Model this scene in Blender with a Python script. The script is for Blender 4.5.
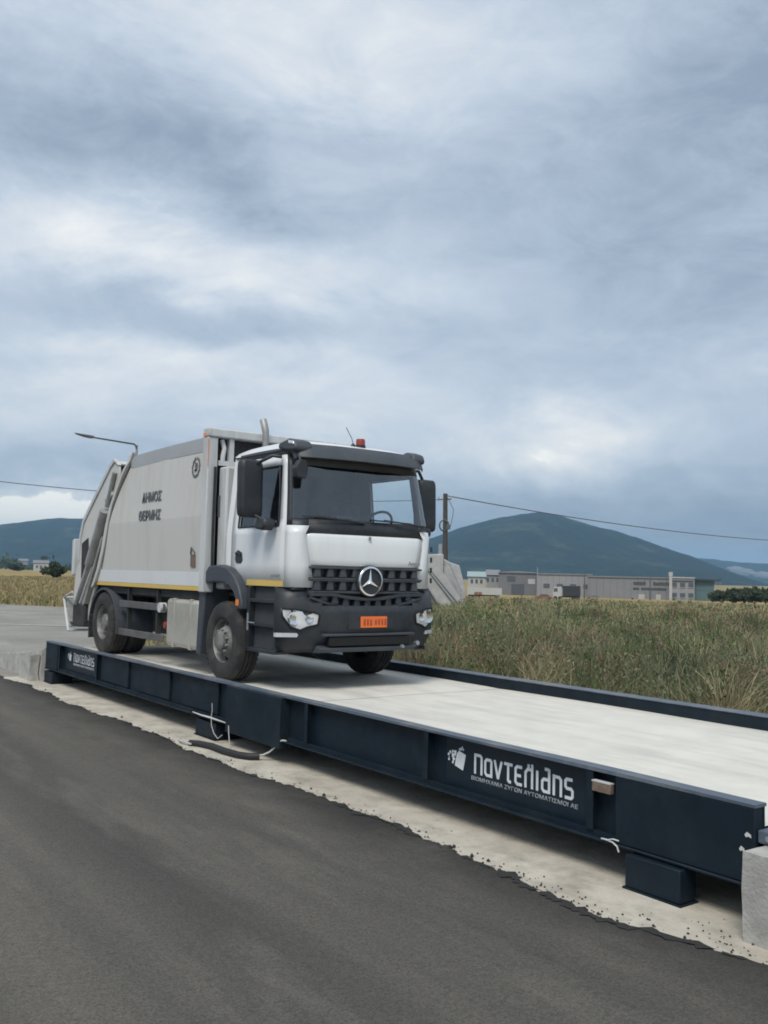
import bpy, bmesh, math, random
import numpy as np
from mathutils import Vector, Matrix
random.seed(7); rng = np.random.default_rng(7)
S = bpy.context.scene
COL = S.collection
PI = math.pi
for o in list(bpy.data.objects): bpy.data.objects.remove(o)

# ------------------------------------------------------------------ camera
CAM = Vector((17.163, -5.115, 2.027))
cd = bpy.data.cameras.new('camera'); cam = bpy.data.objects.new('camera', cd); COL.objects.link(cam)
yaw, pit, rol = math.radians(53.75), math.radians(3.906), math.radians(1.277)
Fw = Vector((-math.sin(yaw)*math.cos(pit), math.cos(yaw)*math.cos(pit), math.sin(pit)))
Rt = Fw.cross(Vector((0, 0, 1))).normalized(); Up = Rt.cross(Fw)
R2 = math.cos(rol)*Rt + math.sin(rol)*Up; U2 = -math.sin(rol)*Rt + math.cos(rol)*Up
M = Matrix((R2, U2, -Fw)).transposed().to_4x4(); M.translation = CAM
cam.matrix_world = M
cd.sensor_fit = 'VERTICAL'; cd.sensor_height = 36.0; cd.lens = 930.3*36/1024
cd.clip_start = 0.1; cd.clip_end = 30000
S.camera = cam

# ------------------------------------------------------------------ sky, sun, exposure
SUN_AZ, SUN_EL = math.radians(142), math.radians(54)      # compass-like, from +Y towards +X
W = bpy.data.worlds.new('World'); S.world = W; W.use_nodes = True
nt = W.node_tree; nt.nodes.clear()
def wn(t, **k):
    n = nt.nodes.new(t)
    for a, b in k.items(): setattr(n, a, b)
    return n
def wl(a, b): nt.links.new(a, b)
def wmath(op, a, b=None, c=None):
    n = wn('ShaderNodeMath', operation=op)
    for i, v in enumerate((a, b, c)):
        if v is None: continue
        if isinstance(v, (int, float)): n.inputs[i].default_value = v
        else: wl(v, n.inputs[i])
    return n.outputs[0]
def wvec(op, a, b=None, c=None):
    n = wn('ShaderNodeVectorMath', operation=op)
    for i, v in enumerate((a, b, c)):
        if v is None: continue
        if isinstance(v, (tuple, list)): n.inputs[i].default_value = v
        else: wl(v, n.inputs[i])
    return n.outputs[1] if op == 'DOT_PRODUCT' else n.outputs[0]
tc = wn('ShaderNodeTexCoord'); D = tc.outputs['Generated']
sep = wn('ShaderNodeSeparateXYZ'); wl(D, sep.inputs[0])
az = wmath('ARCTAN2', sep.outputs[0], sep.outputs[1]); el = wmath('ARCSINE', sep.outputs[2])
cmb = wn('ShaderNodeCombineXYZ'); wl(az, cmb.inputs[0]); wl(el, cmb.inputs[1])
def wnoise(vec, scale, detail, rough=.55, dist=0., off=(0, 0, 0), stretch=(1, 1, 1)):
    mp = wn('ShaderNodeMapping'); wl(vec, mp.inputs[0]); mp.inputs['Location'].default_value = off; mp.inputs['Scale'].default_value = stretch
    n = wn('ShaderNodeTexNoise'); wl(mp.outputs[0], n.inputs['Vector'])
    n.inputs['Scale'].default_value = scale; n.inputs['Detail'].default_value = detail
    n.inputs['Roughness'].default_value = rough; n.inputs['Distortion'].default_value = dist
    return n
# cloud deck: direction carried onto a flat layer overhead
zz = wmath('ADD', wmath('MAXIMUM', sep.outputs[2], 0.0), .16)
inv = wmath('DIVIDE', 1.0, zz)
plane = wn('ShaderNodeCombineXYZ')
wl(wmath('MULTIPLY', sep.outputs[0], inv), plane.inputs[0]); wl(wmath('MULTIPLY', sep.outputs[1], inv), plane.inputs[1])
nA = wnoise(plane.outputs[0], .55, 7, .56, .25, (3.1, 1.7, 0))
nB = wnoise(plane.outputs[0], 2.1, 6, .6, .5, (7.3, 4.2, 2))
nC = wnoise(cmb.outputs[0], 3.4, 10, .62, .35, (0, 0, 5), (1, 2.3, 1))
nD = wnoise(cmb.outputs[0], 7.5, 12, .68, .6, (2, 1, 9), (1, 1.9, 1))
warp = wvec('MULTIPLY', wvec('SUBTRACT', nC.outputs['Color'], (.5, .5, .5)), (.34, .17, 0))
V = wvec('ADD', cmb.outputs[0], warp)
# broad lighter and darker banks of the deck: (azimuth, elevation, half widths, lighter or darker), radians
BANKS = [(-0.976, 0.528, 0.145, 0.058, 0.24),
         (-1.256, 0.309, 0.125, 0.03, 0.26),
         (-1.047, 0.321, 0.142, 0.027, 0.3),
         (-0.989, 0.218, 0.141, 0.04, 0.26),
         (-0.72, 0.159, 0.07, 0.029, 0.46),
         (-1.22, 0.185, 0.157, 0.046, 0.14),
         (-1.312, 0.059, 0.15, 0.017, 1.1),
         (-0.868, 0.131, 0.097, 0.032, 0.22),
         (-0.897, 0.49, 0.067, 0.034, 0.12),
         (-1.152, 0.532, 0.12, 0.042, 0.1),
         (-1.281, 0.419, 0.146, 0.05, -0.32),
         (-1.106, 0.449, 0.087, 0.039, -0.1),
         (-1.12, 0.259, 0.161, 0.019, -0.34),
         (-0.67, 0.278, 0.158, 0.071, -0.18),
         (-0.754, 0.436, 0.131, 0.054, -0.16),
         (-0.565, 0.484, 0.062, 0.055, -0.36),
         (-0.649, 0.063, 0.268, 0.045, -0.42),
         (-1.291, 0.114, 0.112, 0.022, -0.22),
         (-1.275, 0.089, 0.061, 0.006, -0.1),
         (-1.251, 0.203, 0.047, 0.01, -0.14),
         (-0.61, 0.351, 0.083, 0.059, -0.06),
         (-1.275, 0.077, 0.092, 0.005, -0.25)]
acc = None
for a, e, sa, se, amp in BANKS:
    d = wvec('MULTIPLY_ADD', V, (1/sa, 1/se, 0), (-a/sa, -e/se, 0))
    g = wmath('POWER', .6065, wvec('DOT_PRODUCT', d, d))
    acc = wmath('MULTIPLY_ADD', g, amp, acc if acc is not None else .47)
t = wmath('MULTIPLY_ADD', wmath('SUBTRACT', nA.outputs[0], .5), .36, acc)
t = wmath('MULTIPLY_ADD', wmath('SUBTRACT', nB.outputs[0], .5), .18, t)
t = wmath('MULTIPLY_ADD', wmath('SUBTRACT', nC.outputs[0], .5), .60, t)
t = wmath('MULTIPLY_ADD', wmath('SUBTRACT', nD.outputs[0], .5), .62, t)
rp = wn('ShaderNodeValToRGB'); wl(t, rp.inputs[0])
cr = rp.color_ramp
cr.elements[0].position = .05; cr.elements[0].color = (.185, .228, .288, 1)
cr.elements[1].position = 1.0; cr.elements[1].color = (.78, .76, .70, 1)
for p_, c_ in ((.30, (.278, .328, .395, 1)), (.52, (.360, .408, .468, 1)), (.76, (.480, .505, .530, 1)), (.90, (.575, .58, .575, 1))):
    q = cr.elements.new(p_); q.color = c_
sky = wn('ShaderNodeTexSky', sky_type='NISHITA'); sky.sun_disc = False
sky.sun_elevation = SUN_EL; sky.sun_rotation = SUN_AZ; sky.air_density = 1.2; sky.dust_density = 2.0
scl = wvec('MULTIPLY', rp.outputs[0], (10, 10, 10))
mixs = wn('ShaderNodeMix', data_type='RGBA'); mixs.inputs[0].default_value = .93
wl(sky.outputs[0], mixs.inputs[6]); wl(scl, mixs.inputs[7])
bg = wn('ShaderNodeBackground'); wl(mixs.outputs[2], bg.inputs[0]); bg.inputs[1].default_value = .1
ow = wn('ShaderNodeOutputWorld'); wl(bg.outputs[0], ow.inputs[0])

sl = bpy.data.lights.new('sun', 'SUN'); so = bpy.data.objects.new('sun', sl); COL.objects.link(so)
sl.energy = 1.5; sl.angle = math.radians(22); sl.color = (1, .95, .87)
sd = Vector((math.sin(SUN_AZ)*math.cos(SUN_EL), math.cos(SUN_AZ)*math.cos(SUN_EL), math.sin(SUN_EL)))
so.rotation_euler = sd.to_track_quat('Z', 'Y').to_euler()
so.location = (0, 0, 30)
S.view_settings.view_transform = 'Standard'; S.view_settings.look = 'None'
S.view_settings.gamma = 1; S.view_settings.exposure = 0.76; S.view_settings.use_curve_mapping = False
S.cycles.pixel_filter_type = 'BLACKMAN_HARRIS'; S.cycles.filter_width = 1.8
S.render.resolution_x = 768; S.render.resolution_y = 1024

# ------------------------------------------------------------------ helpers
class MB:
    def __init__(s): s.v = []; s.f = []
    def add(s, vs, fs):
        n = len(s.v); s.v += [tuple(map(float, v)) for v in vs]; s.f += [tuple(i+n for i in f) for f in fs]; return s
    def box(s, x0, x1, y0, y1, z0, z1):
        return s.add([(x0,y0,z0),(x1,y0,z0),(x1,y1,z0),(x0,y1,z0),(x0,y0,z1),(x1,y0,z1),(x1,y1,z1),(x0,y1,z1)],
                     [(0,3,2,1),(4,5,6,7),(0,1,5,4),(1,2,6,5),(2,3,7,6),(3,0,4,7)])
    def prism(s, poly, a0, a1, axis='y'):
        """poly in the plane across `axis`, extruded from a0 to a1. y: (x,z); x: (y,z); z: (x,y)"""
        def P(p, a):
            return {'y': (p[0], a, p[1]), 'x': (a, p[0], p[1]), 'z': (p[0], p[1], a)}[axis]
        n = len(poly); ar = sum(poly[i][0]*poly[(i+1) % n][1]-poly[(i+1) % n][0]*poly[i][1] for i in range(n))
        flip = (ar > 0) != (axis == 'y')
        if not flip: poly = poly[::-1]
        if a0 > a1: a0, a1 = a1, a0
        vs = [P(p, a0) for p in poly]+[P(p, a1) for p in poly]
        fs = [tuple(range(n)), tuple(range(2*n-1, n-1, -1))]
        fs += [(i, i+n, (i+1) % n+n, (i+1) % n) for i in range(n)]
        return s.add(vs, fs)
    def tube(s, pts, r, seg=8, closed=False):
        pts = [Vector(p) for p in pts]; n = len(pts); vs = []; fs = []
        rs = r if isinstance(r, (list, tuple)) else [r]*n
        prev = None
        for i, p in enumerate(pts):
            if closed: d = pts[(i+1) % n]-pts[i-1]
            else: d = pts[min(i+1, n-1)]-pts[max(i-1, 0)]
            d.normalize()
            if prev is None:
                u = d.cross(Vector((0, 0, 1)))
                if u.length < .1: u = d.cross(Vector((1, 0, 0)))
            else: u = prev-d*prev.dot(d)
            u.normalize(); prev = u; w = d.cross(u)
            for k in range(seg):
                a = 2*PI*k/seg; vs.append(p+(u*math.cos(a)+w*math.sin(a))*rs[i])
        m = n if closed else n-1
        for i in range(m):
            for k in range(seg):
                a = i*seg+k; b = i*seg+(k+1) % seg; j = ((i+1) % n)*seg
                fs.append((a, b, j+(k+1) % seg, j+k))
        if not closed:
            fs.append(tuple(range(seg-1, -1, -1))); fs.append(tuple((n-1)*seg+k for k in range(seg)))
        return s.add(vs, fs)
    def lathe(s, prof, c=(0, 0, 0), axis='y', seg=32, cap=False):
        """prof: (radius, along)"""
        vs = []; fs = []
        for r, a in prof:
            for k in range(seg):
                t = 2*PI*k/seg; u, w = r*math.cos(t), r*math.sin(t)
                q = {'y': (u, a, w), 'z': (u, w, a), 'x': (a, u, w)}[axis]
                vs.append((q[0]+c[0], q[1]+c[1], q[2]+c[2]))
        for i in range(len(prof)-1):
            for k in range(seg):
                fs.append((i*seg+k, i*seg+(k+1) % seg, (i+1)*seg+(k+1) % seg, (i+1)*seg+k))
        if cap:
            fs.append(tuple(range(seg-1, -1, -1))); fs.append(tuple((len(prof)-1)*seg+k for k in range(seg)))
        return s.add(vs, fs)
    def build(s, name, mat, parent=None, smooth=None, bevel=0, seg=2, solid=0, recalc=True, loc=None):
        me = bpy.data.meshes.new(name); me.from_pydata(s.v, [], s.f)
        if recalc:
            bm = bmesh.new(); bm.from_mesh(me); bmesh.ops.recalc_face_normals(bm, faces=bm.faces); bm.to_mesh(me); bm.free()
        me.materials.append(MAT[mat] if isinstance(mat, str) else mat)
        o = bpy.data.objects.new(name, me); COL.objects.link(o)
        if parent is not None: o.parent = parent
        if loc is not None: o.location = loc
        if solid:
            m = o.modifiers.new('Solidify', 'SOLIDIFY'); m.thickness = solid; m.offset = -1
        if bevel:
            m = o.modifiers.new('Bevel', 'BEVEL'); m.width = bevel; m.segments = seg; m.limit_method = 'ANGLE'; m.angle_limit = math.radians(35)
        if smooth is not None or bevel:
            me.polygons.foreach_set('use_smooth', [True]*len(me.polygons))
            me.set_sharp_from_angle(angle=math.radians(smooth if smooth is not None else 40))
        return o
def empty(name, loc=(0, 0, 0), rz=0, parent=None):
    o = bpy.data.objects.new(name, None); COL.objects.link(o); o.location = loc; o.rotation_euler = (0, 0, rz)
    o.empty_display_size = .2
    if parent is not None: o.parent = parent
    return o
def tag(o, label=None, cat=None, group=None, kind=None):
    if label: o['label'] = label
    if cat: o['category'] = cat
    if group: o['group'] = group
    if kind: o['kind'] = kind
    return o
def copy_tree(o, parent=None):
    c = o.copy(); COL.objects.link(c); c.parent = parent
    for ch in list(o.children): copy_tree(ch, c)
    return c
def text_mesh(body, size, bold=.0, extr=.002):
    c = bpy.data.curves.new('lettering', 'FONT'); c.body = body; c.size = size; c.offset = bold; c.extrude = extr
    c.align_x = 'CENTER'; c.align_y = 'CENTER'; c.resolution_u = 3
    o = bpy.data.objects.new('lettering', c); COL.objects.link(o)
    dg = bpy.context.evaluated_depsgraph_get(); me = bpy.data.meshes.new_from_object(o.evaluated_get(dg))
    bpy.data.objects.remove(o); bpy.data.curves.remove(c)
    return me
def lettering(name, body, size, mat, parent, loc, rot, bold=0., sx=1.):
    me = text_mesh(body, size, bold); me.materials.clear(); me.materials.append(MAT[mat])
    o = bpy.data.objects.new(name, me); COL.objects.link(o); o.parent = parent
    o.location = loc; o.rotation_euler = rot; o.scale = (sx, 1, 1)
    return o
def hdir(az_deg):                       # horizontal direction, degrees right of the camera's heading
    a = math.radians(53.75-az_deg); return Vector((-math.sin(a), math.cos(a), 0))
def away(az_deg, dist, z=0.):
    d = hdir(az_deg); return Vector((CAM.x+d.x*dist, CAM.y+d.y*dist, z))

# ------------------------------------------------------------------ materials
MAT = {}
def material(name, col, rough=.6, metal=0., var=.0, vscale=6., col2=None, bump=0., bscale=40., spec=.5, dirt=None, dscale=2., damt=.5, detail=6, coat=0., rvar=0., streak=0.):
    """base colour broken by noise (towards col2 or darker), optional second dirt layer, fine relief"""
    m = bpy.data.materials.new(name); m.use_nodes = True; n = m.node_tree.nodes; l = m.node_tree.links
    b = n['Principled BSDF']; b.inputs['Roughness'].default_value = rough; b.inputs['Metallic'].default_value = metal
    b.inputs['Specular IOR Level'].default_value = spec
    if coat: b.inputs['Coat Weight'].default_value = coat; b.inputs['Coat Roughness'].default_value = .08
    co = n.new('ShaderNodeTexCoord'); P = co.outputs['Object']
    c = tuple(col)+(1,)
    out = None
    def noise(sc, det=detail, ro=.6, st=0.):
        src = P
        if st:
            mp = n.new('ShaderNodeMapping'); l.new(P, mp.inputs[0]); mp.inputs['Scale'].default_value = st; src = mp.outputs[0]
        t = n.new('ShaderNodeTexNoise'); l.new(src, t.inputs['Vector']); t.inputs['Scale'].default_value = sc; t.inputs['Detail'].default_value = det; t.inputs['Roughness'].default_value = ro
        return t.outputs[0]
    def ramp(x, a, bb):
        r = n.new('ShaderNodeMapRange'); l.new(x, r.inputs[0]); r.inputs[1].default_value = a; r.inputs[2].default_value = bb; return r.outputs[0]
    def mixc(f, A, B):
        x = n.new('ShaderNodeMix'); x.data_type = 'RGBA'
        l.new(f, x.inputs[0])
        for s, v in ((6, A), (7, B)):
            if isinstance(v, tuple): x.inputs[s].default_value = v
            else: l.new(v, x.inputs[s])
        return x.outputs[2]
    cur = c
    if var or col2:
        c2 = tuple(col2)+(1,) if col2 else tuple(x*(1-var) for x in col)+(1,)
        cur = mixc(ramp(noise(vscale), .35, .68), cur, c2)
    if dirt:
        f = ramp(noise(dscale, 8, .68, 0. if not streak else ((1.8, 1.8, streak) if not isinstance(streak, tuple) else streak)), .46, .75)
        mm = n.new('ShaderNodeMath'); mm.operation = 'MULTIPLY'; l.new(f, mm.inputs[0]); mm.inputs[1].default_value = damt
        cur = mixc(mm.outputs[0], cur, tuple(dirt)+(1,))
    if isinstance(cur, tuple): b.inputs['Base Color'].default_value = cur
    else: l.new(cur, b.inputs['Base Color'])
    if rvar:
        r = ramp(noise(dscale*1.7), .3, .7); mr = n.new('ShaderNodeMath'); mr.operation = 'MULTIPLY_ADD'; l.new(r, mr.inputs[0]); mr.inputs[1].default_value = rvar; mr.inputs[2].default_value = rough
        l.new(mr.outputs[0], b.inputs['Roughness'])
    if bump:
        bp = n.new('ShaderNodeBump'); bp.inputs['Strength'].default_value = bump; bp.inputs['Distance'].default_value = .02
        l.new(noise(bscale, 5, .65), bp.inputs['Height']); l.new(bp.outputs[0], b.inputs['Normal'])
    MAT[name] = m; return m
# truck
material('white_paint', (.71, .73, .735), .28, dirt=(.50, .47, .42), dscale=1.6, damt=.28, streak=.3, coat=.35, rvar=.1)
material('body_paint', (.56, .55, .52), .42, dirt=(.36, .335, .29), dscale=1.5, damt=.42, rvar=.15, spec=.4, streak=.22)
material('grey_band', (.33, .345, .36), .5, dirt=(.28, .27, .25), dscale=2)
material('frame_paint', (.56, .58, .585), .45, dirt=(.30, .275, .24), dscale=2.5, damt=.65, streak=.3)
material('dirty_steel', (.36, .365, .36), .5, .3, dirt=(.13, .11, .09), dscale=3, damt=.8)
material('yellow_stripe', (.68, .47, .12), .5, dirt=(.45, .36, .2), dscale=2, damt=.5)
material('black_plastic', (.023, .029, .037), .5, var=.3, vscale=12, dirt=(.07, .068, .065), dscale=2.2, damt=.5)
material('grey_plastic', (.046, .056, .070), .55, dirt=(.11, .105, .10), dscale=2.4, damt=.5)
material('chassis', (.020, .021, .023), .7, dirt=(.08, .072, .06), dscale=3, damt=.7)
material('rubber', (.022, .022, .023), .85, dirt=(.10, .09, .075), dscale=4, damt=.7, bump=.2, bscale=60)
material('rim_steel', (.27, .265, .255), .6, .25, var=.5, vscale=11, dirt=(.075, .062, .05), dscale=6, damt=1.)
material('chrome', (.78, .79, .80), .18, 1., dirt=(.5, .5, .5), dscale=3, damt=.3)
material('guard_grey', (.13, .13, .128), .6, .2, dirt=(.06, .052, .042), dscale=3, damt=.8)
material('tank_metal', (.50, .48, .42), .45, .45, dirt=(.34, .31, .27), dscale=1.8, damt=.7, rvar=.15)
material('interior', (.055, .06, .068), .8, var=.3, vscale=5)
material('seat_cloth', (.045, .05, .06), .9, var=.3)
material('amber', (.85, .22, .03), .3); material('red_lens', (.30, .045, .03), .35)
material('lamp_glass', (.84, .86, .88), .10, .25, col2=(.55, .57, .6), vscale=5)
material('plate_orange', (.80, .17, .035), .45); material('plate_mark', (.38, .08, .03), .6)
material('print_dark', (.115, .12, .13), .6); material('print_grey', (.25, .26, .27), .6)
# bridge
material('navy_paint', (.0045, .0135, .0235), .5, var=.3, vscale=3, dirt=(.028, .038, .046), dscale=2.2, damt=.5, bump=.05, bscale=30, rvar=.2, spec=.3)
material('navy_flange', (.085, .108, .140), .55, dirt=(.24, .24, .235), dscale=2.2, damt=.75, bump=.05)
material('deck_concrete', (.67, .645, .575), .88, col2=(.59, .57, .515), vscale=2.5, dirt=(.36, .345, .315), dscale=1.6, damt=.6, streak=(.25, 1.6, 1), bump=.25, bscale=55)
material('site_concrete', (.56, .52, .44), .92, col2=(.43, .39, .32), vscale=2.2, dirt=(.20, .182, .155), dscale=3.4, damt=.75, bump=.5, bscale=28)
material('block_concrete', (.47, .46, .43), .9, col2=(.35, .34, .315), vscale=4, dirt=(.22, .21, .19), dscale=5, damt=.6, bump=.5, bscale=35)
material('sticker_white', (.66, .69, .72), .5, dirt=(.4, .42, .44), dscale=9, damt=.4)
material('rust_tag', (.21, .15, .115), .8, var=.4, vscale=30)
material('cable_grey', (.48, .47, .45), .6); material('conduit_black', (.018, .018, .019), .6)
material('tape_pale', (.56, .57, .56), .6)
# background
material('wood_pole', (.085, .078, .07), .9, var=.4, vscale=9, bump=.4, bscale=50)
material('galvanised', (.33, .35, .36), .5, .5); material('lamp_dark', (.10, .105, .11), .5)
material('wire', (.10, .105, .11), .7)
material('wall_grey', (.225, .23, .24), .85, var=.12, vscale=.2); material('wall_light', (.285, .29, .30), .85, var=.1, vscale=.2)
material('wall_brown', (.175, .178, .185), .85, var=.15, vscale=.2); material('wall_white', (.44, .44, .43), .8, var=.1, vscale=.4)
material('roof_grey', (.20, .205, .215), .8); material('roof_teal', (.28, .36, .36), .6); material('roof_tile', (.34, .15, .095), .85, var=.3, vscale=3)
material('sign_dark', (.05, .05, .055), .7); material('window_dark', (.085, .095, .108), .4)
material('teal_glass', (.10, .17, .18), .3)
material('tarp_white', (.44, .45, .45), .7, col2=(.33, .33, .325), vscale=2., dirt=(.36, .35, .32), dscale=1.5, damt=.4)
material('trailer_black', (.03, .033, .04), .5); material('brick_red', (.28, .12, .085), .85, var=.3)
material('bark', (.09, .07, .05), .95, var=.3, bump=.4)
def glass(name, tint, refl=.5, rough=.03):
    m = bpy.data.materials.new(name); m.use_nodes = True; n = m.node_tree.nodes; l = m.node_tree.links; n.clear()
    o = n.new('ShaderNodeOutputMaterial'); mx = n.new('ShaderNodeMixShader'); tr = n.new('ShaderNodeBsdfTransparent'); gl = n.new('ShaderNodeBsdfGlossy')
    tr.inputs[0].default_value = tint+(1,); gl.inputs['Roughness'].default_value = rough; gl.inputs[0].default_value = (.9, .95, 1, 1)
    lw = n.new('ShaderNodeLayerWeight'); lw.inputs[0].default_value = .5; pw = n.new('ShaderNodeMath'); pw.operation = 'POWER'; l.new(lw.outputs['Facing'], pw.inputs[0]); pw.inputs[1].default_value = 3.5
    mp = n.new('ShaderNodeMath'); mp.operation = 'MULTIPLY_ADD'; l.new(pw.outputs[0], mp.inputs[0]); mp.inputs[1].default_value = .8; mp.inputs[2].default_value = refl; mp.use_clamp = True
    l.new(mp.outputs[0], mx.inputs[0]); l.new(tr.outputs[0], mx.inputs[1]); l.new(gl.outputs[0], mx.inputs[2]); l.new(mx.outputs[0], o.inputs[0])
    MAT[name] = m
glass('windscreen_glass', (.84, .89, .90), .12); glass('side_glass', (.93, .96, .97), .05); glass('lens_clear', (.85, .88, .9), .08)
def leaf_material(name, rough=.75, trans=.25):
    """colour carried per blade or leaf by the mesh itself"""
    m = bpy.data.materials.new(name); m.use_nodes = True; n = m.node_tree.nodes; l = m.node_tree.links
    b = n['Principled BSDF']; b.inputs['Roughness'].default_value = rough; b.inputs['Specular IOR Level'].default_value = .25
    a = n.new('ShaderNodeAttribute'); a.attribute_name = 'tint'; l.new(a.outputs['Color'], b.inputs['Base Color'])
    tl = n.new('ShaderNodeBsdfTranslucent'); l.new(a.outputs['Color'], tl.inputs[0]); mx = n.new('ShaderNodeMixShader'); mx.inputs[0].default_value = trans
    l.new(b.outputs[0], mx.inputs[1]); l.new(tl.outputs[0], mx.inputs[2]); l.new(mx.outputs[0], n['Material Output'].inputs[0])
    MAT[name] = m
leaf_material('blades'); leaf_material('leaves')
# ================================================================== THE SETTING
from mathutils import noise as mathutils_noise
def smooth01(a, b, x):
    t = max(0., min(1., (x-a)/(b-a))); return t*t*(3-2*t)
def ground_z(x, y):
    """level site and left-hand fields; the land to the right drops gently towards the sheds"""
    dx, dy = x-CAM.x, y-CAM.y; d = math.hypot(dx, dy)
    if d < 1: return -.04
    w = smooth01(-.93, -.78, dx/d)*smooth01(-.2, .2, dy/d)
    return -.04 - 3.2*w*smooth01(35, 265, d)
def field_material():
    m = bpy.data.materials.new('field_soil'); m.use_nodes = True; n = m.node_tree.nodes; l = m.node_tree.links; b = n['Principled BSDF']
    b.inputs['Roughness'].default_value = .95; b.inputs['Specular IOR Level'].default_value = .1
    co = n.new('ShaderNodeTexCoord')
    def ns(s, d, st=(1, 1, 1)):
        mp = n.new('ShaderNodeMapping'); mp.inputs['Scale'].default_value = st; l.new(co.outputs['Object'], mp.inputs[0])
        t = n.new('ShaderNodeTexNoise'); t.inputs['Scale'].default_value = s; t.inputs['Detail'].default_value = d; t.inputs['Roughness'].default_value = .65; l.new(mp.outputs[0], t.inputs[0]); return t.outputs[0]
    r = n.new('ShaderNodeValToRGB'); l.new(ns(.022, 6), r.inputs[0])
    r.color_ramp.elements[0].position = .34; r.color_ramp.elements[0].color = (.25, .195, .085, 1)
    r.color_ramp.elements[1].position = .70; r.color_ramp.elements[1].color = (.115, .125, .048, 1)
    for p_, c_ in ((.47, (.36, .275, .125, 1)), (.57, (.30, .235, .105, 1))): r.color_ramp.elements.new(p_).color = c_
    mx = n.new('ShaderNodeMix'); mx.data_type = 'RGBA'; mx.blend_type = 'MULTIPLY'; mx.inputs[0].default_value = 1
    r2 = n.new('ShaderNodeValToRGB'); l.new(ns(1.4, 8), r2.inputs[0]); r2.color_ramp.elements[0].color = (.62, .6, .56, 1); r2.color_ramp.elements[1].color = (1.2, 1.2, 1.15, 1)
    r2.color_ramp.elements[0].position = .3; r2.color_ramp.elements[1].position = .7
    l.new(r.outputs[0], mx.inputs[6]); l.new(r2.outputs[0], mx.inputs[7]); l.new(mx.outputs[2], b.inputs['Base Color'])
    bp = n.new('ShaderNodeBump'); bp.inputs['Strength'].default_value = .8; bp.inputs['Distance'].default_value = .15; l.new(ns(3, 6), bp.inputs['Height']); l.new(bp.outputs[0], b.inputs['Normal'])
    MAT['field_soil'] = m
field_material()
mb = MB(); rings = [0.5*1.16**i for i in range(66)]; rings = [r for r in rings if r < 7600]; NS = 128
mb.v.append((CAM.x, CAM.y, -.04))
for r in rings:
    for k in range(NS):
        a = 2*PI*k/NS; x, y = CAM.x+r*math.cos(a), CAM.y+r*math.sin(a); mb.v.append((x, y, ground_z(x, y)))
for k in range(NS): mb.f.append((0, 1+k, 1+(k+1) % NS))
for i in range(len(rings)-1):
    for k in range(NS): mb.f.append((1+i*NS+k, 1+(i+1)*NS+k, 1+(i+1)*NS+(k+1) % NS, 1+i*NS+(k+1) % NS))
tag(mb.build('ground', 'field_soil', smooth=60), kind='structure')

def asphalt(name, col, col2, rough, streak, margin=False):
    m = bpy.data.materials.new(name); m.use_nodes = True; n = m.node_tree.nodes; l = m.node_tree.links; b = n['Principled BSDF']
    b.inputs['Roughness'].default_value = rough; b.inputs['Specular IOR Level'].default_value = .35
    co = n.new('ShaderNodeTexCoord')
    def ns(s, d, st=(1, 1, 1), ro=.6):
        mp = n.new('ShaderNodeMapping'); mp.inputs['Scale'].default_value = st; l.new(co.outputs['Object'], mp.inputs[0])
        t = n.new('ShaderNodeTexNoise'); t.inputs['Scale'].default_value = s; t.inputs['Detail'].default_value = d; t.inputs['Roughness'].default_value = ro; l.new(mp.outputs[0], t.inputs[0]); return t.outputs[0]
    def ramp(x, a, c):
        r = n.new('ShaderNodeMapRange'); l.new(x, r.inputs[0]); r.inputs[1].default_value = a; r.inputs[2].default_value = c; return r.outputs[0]
    def mix(f, A, B, bt='MIX'):
        x = n.new('ShaderNodeMix'); x.data_type = 'RGBA'; x.blend_type = bt
        if isinstance(f, float): x.inputs[0].default_value = f
        else: l.new(f, x.inputs[0])
        for s, v in ((6, A), (7, B)):
            if isinstance(v, tuple): x.inputs[s].default_value = v+(1,)
            else: l.new(v, x.inputs[s])
        return x.outputs[2]
    c = mix(ramp(ns(.55, 7, streak), .36, .66), col, col2)                     # wheel tracks and roller passes along the road
    c = mix(ramp(ns(1.1, 9, (.22, 1, 1), .68), .54, .80), c, tuple(x*1.25 for x in col2))         # dusty patches
    if margin:      # the strip beside the edge carries no traffic and has not been dusted or polished yet
        sx = n.new('ShaderNodeSeparateXYZ'); l.new(co.outputs['Object'], sx.inputs[0])
        ad = n.new('ShaderNodeMath'); ad.operation = 'MULTIPLY_ADD'; l.new(ns(1.6, 7, (.5, 1, 1), .65), ad.inputs[0]); ad.inputs[1].default_value = 1.3; l.new(sx.outputs[1], ad.inputs[2])
        c = mix(ramp(ad.outputs[0], -.75, .25), c, tuple(x*.62 for x in col))
    v = n.new('ShaderNodeTexVoronoi'); v.inputs['Scale'].default_value = 110; l.new(co.outputs['Object'], v.inputs[0])
    g = n.new('ShaderNodeMix'); g.data_type = 'RGBA'; g.blend_type = 'MULTIPLY'; g.inputs[0].default_value = .8; l.new(c, g.inputs[6])
    rr = n.new('ShaderNodeValToRGB'); l.new(v.outputs['Color'], rr.inputs[0]); rr.color_ramp.elements[0].color = (.55, .55, .55, 1); rr.color_ramp.elements[1].color = (1.6, 1.58, 1.5, 1)
    l.new(rr.outputs[0], g.inputs[7]); l.new(g.outputs[2], b.inputs['Base Color'])
    bp = n.new('ShaderNodeBump'); bp.inputs['Strength'].default_value = .35; bp.inputs['Distance'].default_value = .008; l.new(v.outputs['Distance'], bp.inputs['Height'])
    b2 = n.new('ShaderNodeBump'); b2.inputs['Strength'].default_value = .3; b2.inputs['Distance'].default_value = .05; l.new(ns(4, 6), b2.inputs['Height']); l.new(b2.outputs[0], bp.inputs['Normal'])
    l.new(bp.outputs[0], b.inputs['Normal']); MAT[name] = m
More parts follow.
